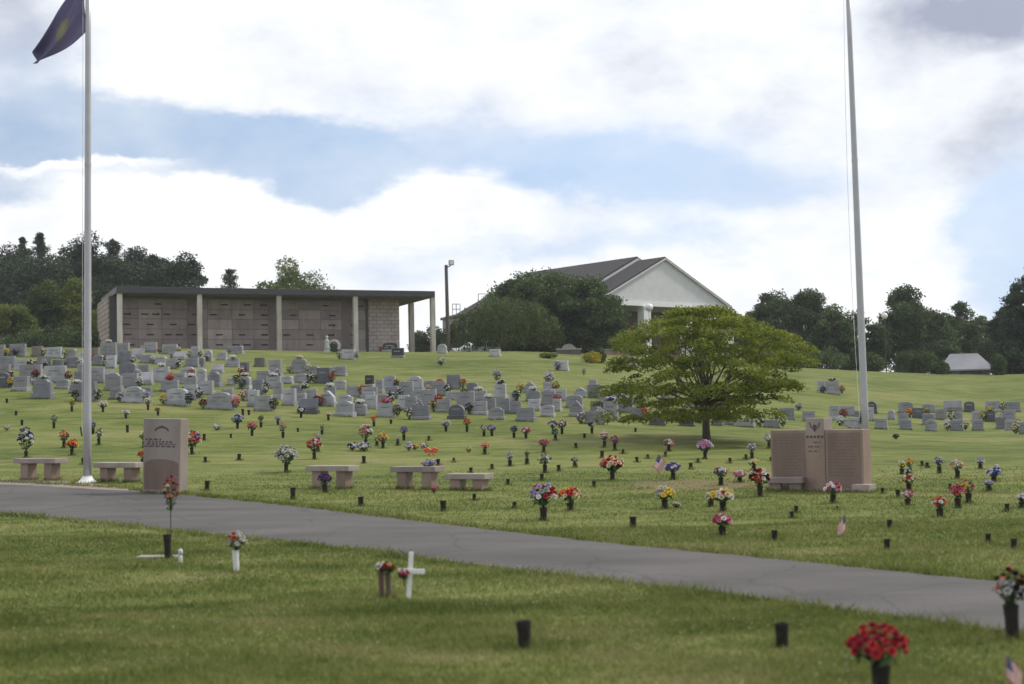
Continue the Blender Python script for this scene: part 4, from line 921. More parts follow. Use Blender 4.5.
# ------------------------------------------------------------------ memorials and benches
PINK = granite('pink_granite', (.245, .172, .140), .42, .22); PINKL = granite('pale_pink_granite', (.30, .245, .225), .55, .22); PINKD = granite('pink_polish_or_reflection', (.180, .125, .104), .3, .2)  # PINKD: polished memorial faces, and the slab's reflection painted as darker stone
ENGR = mat('engraved_dark', (.072, .062, .066), .8, .1); GREYP = granite('grey_pink_granite', (.255, .212, .190), .4, .2)
def text_lines(mb, x0, x1, z, hgt, y, seed):
    rnd = random.Random(seed); x = x0
    while x < x1:
        wl = rnd.uniform(.05, .13)
        for i in range(int(wl / .018)):
            if x > x1: break
            mb.box((x, y, z), (.011, .004, hgt * rnd.uniform(.75, 1))); x += .018
        x += .03
def slab_monument():
    base = at(165, 493.5, False); d = base.y; k = d / F; base.z = float(gz(base.x, d)) - .02; H = 75.5 * k; W, T = .93, .24
    r = thing('memorial_slab', 'tall plain pinkish granite slab with a carved emblem beside the road', 'monument', base, math.radians(-27))
    r.rotation_euler.y = math.radians(1.6)
    MB().box((0, 0, H / 2), (W, T, H)).build('slab', GREYP, r, bevel=.012)
    y = -T / 2 - .002
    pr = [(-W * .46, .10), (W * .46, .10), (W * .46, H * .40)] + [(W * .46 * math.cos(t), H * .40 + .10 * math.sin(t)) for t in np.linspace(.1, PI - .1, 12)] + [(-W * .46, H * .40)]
    MB().prism(pr, y - .001, y + .02).build('polish_or_reflection_panel', PINKD, r)  # dark arch: reflection of trees in the slab, put into the stone colour
    e = MB()                                     # arched emblem with a bar beneath
    for t in np.linspace(.25, PI - .25, 11):
        e.box((.165 * math.cos(t), y, H * .835 + .075 * math.sin(t)), (.030, .006, .034))
    for x, w_, h_ in ((-.055, .028, .03), (0, .05, .045), (.055, .028, .03)): e.prism([(x - w_, H * .885), (x + w_, H * .885), (x, H * .885 + h_)], y - .002, y + .004)
    e.build('emblem', ENGR, r)['kind'] = 'stuff'
    t = MB()
    for z, a, b_ in ((.725, -.40, .02), (.695, -.34, .26), (.665, -.36, .34), (.635, -.42, .34)): text_lines(t, a, b_, H * z, .035, y, int(z * 1000))
    t.build('inscription', ENGR, r)['kind'] = 'stuff'
slab_monument()
def war_memorial():
    base = at(821, 491, False); d = base.y; k = d / F; base.z = float(gz(base.x, d)) - .02
    r = thing('war_memorial', 'pink granite war memorial of two wide panels and a taller central stele', 'monument', base, math.radians(-40))
    H = 62.5 * k; HS_ = 74 * k; T = .34; a = .19; W = .76
    MB().box((-a - .003 - W / 2, .01, H / 2), (W, T - .02, H)).build('side_panel', PINK, r, bevel=.012)
    MB().box((a + .003 + W / 2, .01, H / 2), (W, T - .02, H)).build('side_panel', PINK, r, bevel=.012)
    MB().box((0, 0, HS_ / 2), (2 * a, T, HS_)).build('stele', GREYP, r, bevel=.012)
    y = -T / 2 - .002
    MB().box((0, y + .004, H * .93 * .5), (2 * a - .03, .012, H * .93 - .05)).build('polish_or_reflection_panel', PINK, r)
    for sx in (-1, 1):
        p_ = MB().box((sx * (a + .003 + W / 2), -T / 2 + .019, H * .52), (W - .10, .012, H * .86)).build('polish_or_reflection_panel', PINKD, r)
        t = MB()
        for j in range(13): text_lines(t, sx * (a + W / 2) - W * .4, sx * (a + W / 2) + W * random.uniform(.2, .4), H * (.88 - .05 * j), .02, -T / 2 + .012, 40 + j + sx)
        t.build('name_list', mat('faint_lettering', (.160, .118, .106), .8), p_)['kind'] = 'stuff'
    e = MB(); zc = HS_ * .875                       # spread winged emblem
    e.prism([(-.035, zc + .05), (.035, zc + .05), (.045, zc - .02), (0, zc - .09), (-.045, zc - .02)], y - .003, y + .003)
    for sx in (-1, 1): e.prism([(sx * .048, zc - .03), (sx * .085, zc + .00), (sx * .115, zc + .09), (sx * .095, zc + .10), (sx * .075, zc + .04)], y - .002, y + .004)
    e.build('emblem', ENGR, r)['kind'] = 'stuff'
    for i in range(5): MB().tube([(-.15 + .075 * i, y + .002, H * 1.0 - .13), (-.15 + .075 * i, y - .008, H * 1.0 - .13)], .026, 14).build('service_seal', ENGR, r)
    t = MB(); text_lines(t, -.02, .16, H * .80, .03, y - .003, 5); text_lines(t, -.14, .15, H * .73, .03, y - .003, 6); text_lines(t, -.13, .08, H * .66, .03, y - .003, 7); t.build('inscription', ENGR, r)['kind'] = 'stuff'
    MB().box((a + W + .02, -.2, .08), (.34, .30, .20)).build('base_block', PINKL, r, bevel=.01)
    MB().box((0, .03, .03), (2 * (a + W) + .12, T + .05, .10)).build('footing', PINKL, r, bevel=.01)
war_memorial()
def bench(x0, x1, yt, yb, label, rot=-28, mt=PINKL, dep=.38):
    cx = (x0 + x1) / 2; base = at(cx, yb, False); d = base.y; k = d / F; base.z = float(gz(base.x, d)) - .02; H = (yb - yt) * k + .02
    L_ = ((x1 - x0) * k - dep * math.sin(math.radians(-rot + 2))) / math.cos(math.radians(rot)) + .06
    r = thing('bench', label, 'bench', base, math.radians(rot), 'granite benches along the road', cx)
    MB().box((0, 0, H - .055), (L_, dep, .11)).build('seat', mt, r, bevel=.012)
    for sx in (-1, 1): MB().box((sx * L_ * .28, 0, (H - .112) / 2 - .02), (.22, dep * .72, H - .11 + .04)).build('leg', PINK, r, bevel=.01)
bench(12, 69, 459.5, 481, 'granite bench at the far left on the pale road edge')
bench(92, 148, 463.5, 482.5, 'granite bench between the left flagpole and the tall slab')
B3 = bench(306, 359, 467, 489.5, 'granite bench with purple flowers standing before it')
bench(391, 444, 467, 489.5, 'granite bench with a pale flower bunch lying on its seat')
bench(446, 493, 474.5, 491, 'lower granite bench, rightmost of the bench row along the road')
bench(768, 804, 477.5, 491.5, 'small pinkish bench directly before the left panel of the war memorial', -20, PINKL, .28)

# ------------------------------------------------------------------ lawn bouquets and vases
LAND = [('the leftmost bench', 40, 478), ('the left flagpole', 87, 478), ('the tall granite slab', 165, 470), ('the bench fronted by purple flowers', 332, 480), ('the bench with flowers on it', 418, 480), ('the lowest bench', 470, 483), ('the maple trunk', 707, 440), ('the slanting small flag', 656, 465), ('the war memorial', 825, 470), ('the small upright flag', 846, 528), ('the bare earth patch', 690, 486)]
def rel(x, y, lands=None):
    n, lx, ly = min(lands or LAND, key=lambda q: (q[1] - x) ** 2 + ((q[2] - y) * 1.5) ** 2)
    dx, dy = x - lx, y - ly
    if abs(dx) > abs(dy) * 1.3: p = 'left of' if dx < 0 else 'right of'
    else: p = 'behind' if dy < 0 else 'in front of'
    dist = math.hypot(dx, dy)
    return ('just ' if dist < 28 else 'far ' if dist > 75 and p in ('behind', 'left of', 'right of') else '') + p + ' ' + n
BQ = []
def lawn(x, yt, yb, w, cols, look, hollow=False):
    cols = cols.split(','); b = at(x, yb); k = b.y / F; H = (yb - yt) * k; vh = min(.19, .42 * H); bh = max(.08, H - vh * .92)
    v = vase(b, vh, f"dark vase holding the {look} bouquet {rel(x, yb)}", x)
    bouquet((b.x, b.y, b.z + vh * .92), w * k * 1.06, bh, cols, f"{look} bouquet {rel(x, yb)}", x, hollow=hollow)
    BQ.append((f"the {look} bouquet", x, yb))
LAWN = [
 (26, 427, 458, 14, 'b,u,w,b', 'tall blue purple'), (64, 431, 448, 9, 'm,m,o', 'dark maroon'), (72, 440, 455.5, 11, 'o,r,y', 'fiery orange'), (54, 415, 428.5, 6, 'e,g', 'silvery grey'), (93, 420, 434, 6, 'e,l', 'pale grey lilac'), (99, 428, 445, 8, 'w,g', 'white green'),
 (72, 399, 411.5, 5, 'y,g', 'small yellow'), (103, 401, 412, 9, 'w,c', 'white cream'), (126, 410, 418.5, 8, 'w,e', 'low white'), (144, 432, 448, 8, 'w,g', 'white leafy'), (143, 451, 464.5, 9, 'o,o,r', 'bright orange'), (192, 432, 454.5, 16, 'r,u,o,w', 'big red purple orange'),
 (237.5, 414.5, 428.5, 11, 'w,w,b', 'white blue'), (148, 397.5, 410, 7, 'w,c', 'white'), (158, 407, 415.5, 6, 'g,y', 'greenish yellow'), (252, 422, 436, 9, 'p,r', 'pink red'), (261, 415, 427.5, 5, 'g,k', 'dark green'), (283, 422, 438, 7, 'y,y,l', 'yellow topped'), (278, 416, 425, 6, 'l,e', 'faded lilac'),
 (301, 407.5, 418, 8, 'w,k', 'white and black'), (328.5, 412, 420.5, 5, 'w,c', 'slim white'), (322, 424, 434.5, 4, 'w,g', 'thin pale'), (314.5, 438, 459.5, 14, 'r,w,p', 'red and white'), (318, 433, 452, 6, 'l,w', 'lilac'), (286, 446, 472.5, 20, 'w,w,e', 'large white'), (325, 474, 493, 12, 'u,u,m', 'purple'),
 (366, 424, 446, 12, 'p,m,w', 'pink maroon'), (374, 416, 426.5, 5, 's,o', 'small salmon'), (404, 427, 440.5, 7, 'u,l', 'violet'), (383, 433, 448.5, 10, 'y,o,c', 'yellow orange'), (377, 436, 446.5, 5, 'w,g', 'small white'), (398, 436, 445.5, 4, 'e,w', 'thin silvery'), (446, 420.5, 431.5, 9, 'w,w', 'snow white'),
 (467, 418, 432, 7, 'o,r', 'orange red'), (484, 425, 436, 6, 'c,w,g', 'cream green'), (492, 425, 436, 8, 'u,p,l', 'purple pink'), (485, 443, 454.5, 7, 'o,s', 'dull orange'), (514, 426, 438, 7, 'u,k,b', 'dark purple'), (526, 428, 438.5, 9, 'p,w,p', 'pink white'),
 (553, 420, 434, 9, 'w,u', 'white purple'), (562, 420, 434, 9, 'u,p,w', 'lilac purple'), (555.5, 428, 440.5, 6, 'g,e', 'grey green'), (544, 439, 452.5, 10, 'p,p', 'plain pink'), (510, 452, 466.5, 6, 'w,l', 'white lilac'), (527, 450, 464.5, 5, 'g,e', 'tall grey green'), (545, 454, 473, 11, 'w,g,e', 'white and green'),
 (575, 457, 467.5, 6, 'k,w,l', 'dark and white'), (592, 421, 433.5, 6, 'w,k', 'white dark'), (604.5, 431, 447.5, 8, 'w,p,c', 'pale pink'), (615, 436, 450.5, 8, 'p,u', 'pink purple'), (612.5, 457, 480, 21, 's,r,c', 'large salmon red'), (669, 440, 451.5, 11, 'w,p,g', 'white pink'), (673, 463, 480, 14, 'u,w,b', 'purple white'),
 (705, 440, 459, 14, 'p,l,w', 'large pink lilac'), (665, 487.5, 509, 19, 'w,w,y', 'large white yellow'), (721, 467, 485.5, 11, 'b,w,r', 'blue white red'), (740, 471, 482.5, 11, 'p,w', 'pink and white'), (723, 490, 511.5, 21, 'c,y,r,w', 'large cream yellow'), (711, 493, 507, 9, 'w,e,m', 'silver white'), (722.5, 514.5, 536, 18, 'p,q,w', 'crimson pink'),
 (752, 443, 459, 8, 'w,l,e', 'pale lilac'), (754, 459, 470.5, 10, 'c,y,w', 'cream yellow'), (760, 470, 497, 18, 'r,w,m', 'dark red white'), (769, 434, 448.5, 8, 'w,l', 'white and lilac'), (833, 483, 503.5, 15, 'p,w,q', 'pink white ruffled'),
 (902, 461, 474.5, 7, 'w,y', 'white and yellow'), (909.5, 459, 474, 8, 'o,y', 'golden orange'), (908, 468, 478, 5, 't,w', 'turquoise white'), (909, 475, 490.5, 10, 'c,w,r', 'cream'), (908, 491, 505.5, 10, 'p,r,w', 'pinkish red'), (940, 497, 517.5, 13, 'r,o,w', 'red orange white'), (958, 485, 508.5, 13, 'q,p,r', 'crimson'),
 (968.5, 480, 503, 11, 'o,y,u', 'orange yellow purple'), (939.5, 457, 473.5, 9, 'w,u,e', 'white violet'), (957.5, 459, 479.5, 11, 'w,c,s', 'white peach'), (980.5, 458, 469, 7, 'w,l', 'white lavender'), (994, 469, 482, 13, 'b,l,w', 'blue lilac'), (989, 480, 491, 8, 'l,w', 'pale lavender'), (997, 465, 471.5, 6, 'w,e', 'low whitish'), (1022, 494, 508, 9, 'w,l', 'pale white'),
]
for q in LAWN: lawn(*q)
# the two larger arrangements near the road, whose vases show well below them
def tall_bq(x, yt, ym, yv, yb, w, cols, look, hollow=False, vm=None, rad=.06):
    b = at(x, yb); k = b.y / F; vh = (yb - yv) * k
    vase(b, vh, f"{'white' if vm else 'dark'} vase under the {look} bouquet", x, vm, rad)
    bh = (yv - yt) * k
    bouquet((b.x, b.y, b.z + vh * .95), w * k, bh, cols.split(','), f"{look} bouquet {rel(x, yb)}", x, hollow=hollow); BQ.append((f"the {look} bouquet", x, yb))
tall_bq(543.5, 483, 503, 507.5, 520.5, 25, 'w,r,e,l', 'big red white silver'); tall_bq(570.5, 487, 505, 503, 511, 20, 'o,y,c,r', 'big orange yellow')
def low_spray(x, yb, w, h, cols, label):
    b = at(x, yb); k = b.y / F; bouquet((b.x, b.y, b.z + .01), w * k, h * k, cols.split(','), label, x, spread=1.0)
low_spray(352, 451, 10, 8, 'w,l,k', 'low white lilac spray lying left of the pink maroon bouquet'); low_spray(364, 451, 12, 8, 'w,g,l', 'low white green spray below the pink maroon bouquet')
low_spray(409, 451.5, 8, 9, 'l,w', 'lilac white spray lying on the lawn behind the bench with flowers'); low_spray(415, 450, 7, 5, 'r,y', 'low red yellow spray between lilac and red sprays on lawn')
low_spray(424, 450.5, 8, 8, 'w,g,r', 'white green spray just left of the red bow'); low_spray(469, 452.5, 6, 6, 'c,y', 'low pale yellow spray behind the lowest bench')
low_spray(217, 430.5, 7, 6, 'w,e', 'small white bunch lying right of the granite slab top'); low_spray(7, 431, 6, 6, 'w,e', 'small white bunch on the lawn at the left picture edge'); low_spray(434, 493.5, 5, 7, 'r,p', 'tiny red bunch at the foot of the bench with flowers')
low_spray(896, 439.5, 6, 5, 'k,g', 'small dark leafy bunch alone on the right lawn'); low_spray(676, 508, 8, 5, 'y,g,w', 'low yellow green spray beside the large white yellow bouquet'); low_spray(799, 410, 8, 7, 'w,e', 'white bunch at the right rim of the maple crown')
def bow():
    b = at(431, 455.5); k = b.y / F; r = thing('ribbon_bow', 'orange red ribbon bow on the lawn behind the bench with flowers', 'ribbon', b, 0, None, 431)
    rb = mat('red_ribbon', (.60, .075, .03), .45, .15)
    m = MB()
    for sx in (-1, 1):
        m.tube([(0, 0, .13), (sx * .09, 0, .20), (sx * .19, 0, .16), (sx * .15, 0, .10), (0, 0, .13)], [.02, .035, .04, .035, .02], 6)
    m.build('loop', rb, r)
    for sx in (-1, 1): MB().tube([(0, 0, .13), (sx * .05, -.02, .05), (sx * .08, -.03, 0)], [.015, .025, .022], 5).build('tail', rb, r)
    MB().lathe([(.01, .10), (.035, .115), (.035, .145), (.01, .16)], 8).build('knot', rb, r)
bow()
# flower bunch lying on the fourth bench
bb = at(418, 489.5, False); hb = 22.5 * bb.y / F
bouquet((bb.x + 11.5 * bb.y / F, bb.y - .06, float(gz(bb.x, bb.y)) + hb - .015), 13 * bb.y / F, .15, ['w', 'w', 'l', 'b'], 'white and pale blue flower bunch lying on the granite bench seat', 430)
# empty vases
EV = [(22, 420, 425), (16, 411, 415.5), (7, 398.5, 403), (127.5, 425, 432.5), (83, 458, 464.5), (204, 434, 440.5), (205.5, 457, 462.5), (239, 454, 460.5), (231, 434, 438), (207, 481, 490.5), (243, 409, 417), (249, 410, 415), (298, 428, 432), (364, 456, 463.5), (293, 488, 499.5), (361, 497, 506.5), (391, 419.5, 424), (429, 436, 440.5), (438, 459, 465.5), (454, 458, 462.5), (471, 467.5, 473.5), (474.5, 494, 500.5), (443.5, 501, 511.5),
      (492, 464, 469.5), (508, 479, 485), (542, 474, 480.5), (559, 465, 471.5), (576, 443, 448), (584.5, 433.5, 438), (602, 451, 458), (594, 481, 487), (514.5, 502, 508.5), (633, 517, 528.5), (635.5, 428, 432), (623, 449.5, 454), (637, 457, 462.5), (648, 454.5, 459), (665.5, 452, 457), (691, 463, 469.5), (698, 458.5, 463), (730, 458, 463.5), (746, 454.5, 459.5), (771, 457, 461.5), (922, 461, 466), (927.5, 462.5, 468), (950, 484, 489), (898, 490, 497.5), (882.5, 488, 494), (1007, 504, 512), (889.5, 520, 529), (887, 539.5, 550.5), (988.5, 534, 543), (1014, 539, 549.5), (774.5, 530.5, 541), (792, 511.5, 518.5), (796.5, 506, 513), (837, 506, 510), (525, 622, 649), (782.5, 624.5, 648)]
for x, yt, yb in EV:
    b = at(x, yb); h = (yb - yt) * b.y / F; lands = BQ + [q for q in LAND if q[0] not in ()]
    lab = {525: 'tall empty dark vase alone in the grass nearest the camera', 782.5: 'tall empty dark vase in near grass left of the red roses'}.get(x) or f"empty dark vase {rel(x, yb, lands)}"
    vase(b, h, lab, x, None, min(.055, h * .32))
# small stick flags
def stick_flag(x, yt, yb, label, w_px, h_px, lean, dirn=1, hang=.0):
    b = at(x, yb); k = b.y / F; H = (yb - yt) * k
    r = thing('stick_flag', label, 'flag', b, 0, 'small flags stuck in the lawn', x)
    top = Vector((lean * H, 0, H)); MB().tube([(0, 0, -.05), top], .006, 6).build('stick', mat('gilt_stick', (.30, .22, .10), .6), r)
    W, Hh = w_px * k, h_px * k; n = 10; ms = [FM['r'], mat('flag_white', (.72, .72, .70), .8, .04), mat('flag_blue', (.03, .04, .16), .8, .05)]
    mb = MB(); up = top.normalized(); rows = 13
    side = Vector((dirn, 0, 0)) ; side = (side - up * side.dot(up)).normalized()
    side = (side * (1 - hang) + Vector((0, 0, -1)) * hang).normalized()
    def P(s, t): return top * .985 - up * Hh * t + side * W * s + Vector((0, .03 * W / .2 * math.sin(s * 7 + t * 2), -.02 * s))
    for j in range(rows):
        for i in range(n):
            c = 2 if (i < 4 and j < 7) else (0 if j % 2 == 0 else 1)
            mb.add([P(i / n, j / rows), P((i + 1) / n, j / rows), P((i + 1) / n, (j + 1) / rows), P(i / n, (j + 1) / rows)], [(0, 1, 2, 3)], c)
    for i in range(6):
        for j in range(5):
            q = P(.03 + .065 * i, (j + .7) / rows); s = W * .012
            mb.add([q + Vector((-s, -.004, -s)), q + Vector((s, -.004, -s)), q + Vector((s, -.004, s)), q + Vector((-s, -.004, s))], [(0, 1, 2, 3)], 1)
    mb.build('cloth', ms, r)
stick_flag(650, 454, 474, 'small stars and stripes flag slanting right in the middle lawn', 11, 13, .45, 1, .38)
stick_flag(846, 514.5, 537, 'small stars and stripes flag hanging upright before the war memorial', 12, 14, .02, -1, .52)
stick_flag(1007, 654, 697, 'small stars and stripes flag drooping at the bottom right corner', 24, 24, -.02, 1, .50)

# ------------------------------------------------------------------ the nearest graves
def near_left():
    b = at(168, 559.5); k = b.y / F
    m = at(158, 558.5); mk = MB().box((0, 0, .005), (.48, .22, .05), math.radians(-4)).build('grave_marker', granite('pale_marker', (.25, .235, .205), .8, .35), bevel=.012); mk.location = m
    tag(mk, 'flat pale stone grave marker set in the grass before the road', 'grave marker', None, 158)
    vh = 24.5 * k; vase(b, vh, 'dark upright vase on the pale flat marker by the road', 168, None, .048)
    r = bouquet((b.x + 3 * k, b.y, b.z + vh + 22 * k), 15 * k, 38 * k, ['m', 'r', 'o', 'c', 'q'], 'tall trailing spray of dull red and orange flowers above a flat marker', 172, 20, spread=1.0)
    MB().tube([(0, 0, -30 * k), (0, 0, 10 * k)], .006, 5).build('stalk', LF_SILK, r)
    fb = at(180.5, 563); f = thing('angel_ornament', 'small pale ornament standing right of the flat grave marker', 'ornament', fb, 0, None, 180)
    MB().lathe([(.028, -.02), (.03, 0), (.022, .02), (.026, .06), (.018, .085)], 10).build('base', M_CONC, f, smooth=True)
    MB().lathe([(.014, .085), (.026, .10), (.03, .125), (.022, .148), (.006, .158)], 10).build('head', mat('frosted_plastic', (.45, .47, .52), .3), f, smooth=True)
    tall_bq(236.5, 532, 552, 551, 573, 18, 'w,w,r', 'white and red', False, mat('white_plastic', (.62, .62, .64), .4, .1), .038)
near_left()
def cross():
    b = at(408.5, 600); k = b.y / F; r = thing('wooden_cross', 'small leaning white wooden cross with red flowers tied to it', 'cross', b, 0, None, 408)
    h = 47 * k; MB().box((0, 0, h / 2 - .03), (.04, .022, h + .06)).build('upright', M_WHITE, r, bevel=.004)
    MB().box((.008, -.013, h * .60), (.235, .022, .042)).build('crossbar', M_WHITE, r, bevel=.004)
    r.rotation_euler = (0, math.radians(4.5), math.radians(12))
    p = Vector(b) + Vector((-3.5 * k, -.05, 21 * k)); bouquet(p, 11 * k, 9 * k, ['r', 'q'], 'small red flower bunch tied to the white cross', 405, 9)
    for x, yt, yb, cols, w, lb, hh in ((380.5, 572, 597.5, ['w'], 13, 'round white flower bunch in a near dark vase beside the cross', 10), (387.5, 573, 598, ['r', 'r', 's'], 13, 'red flower bunch between the white bunch and the cross', 11)):
        q = at(x + 1.5, yb); vh = (yb - yt) * q.y / F; vase(q, vh, f"slim brown vase under the {'white' if 'w' in cols else 'red'} bunch near the cross", x, mat('brown_bronze', (.10, .06, .045), .5, .2), .030)
        bouquet((q.x, q.y - (.02 if 'r' in cols else 0), q.z + vh * .97), w * q.y / F, hh * q.y / F, cols, lb, x, 14)
cross()
def near_right():
    b = at(881, 697); k = b.y / F; vh = 30 * k
    vase(b, vh, 'dark vase under the large red rose bouquet at bottom right', 881, None, .058)
    bouquet((b.x - .01, b.y, b.z + vh * .95), 56 * k, 40 * k, ['r', 'x', 'x'], 'large bouquet of red roses on a dark vase at the bottom right', 880, 46)
    b = at(1013, 640); k = b.y / F; vh = 34 * k
    vase(b, vh, 'tall dark vase at the right picture edge beside the road', 1013, None, .055)
    bouquet((b.x, b.y, b.z + vh * .9), 30 * k, 38 * k, ['s', 'm', 'e', 'm', 'k'], 'faded salmon maroon and silvery bouquet at the right picture edge', 1012, 26)
near_right()

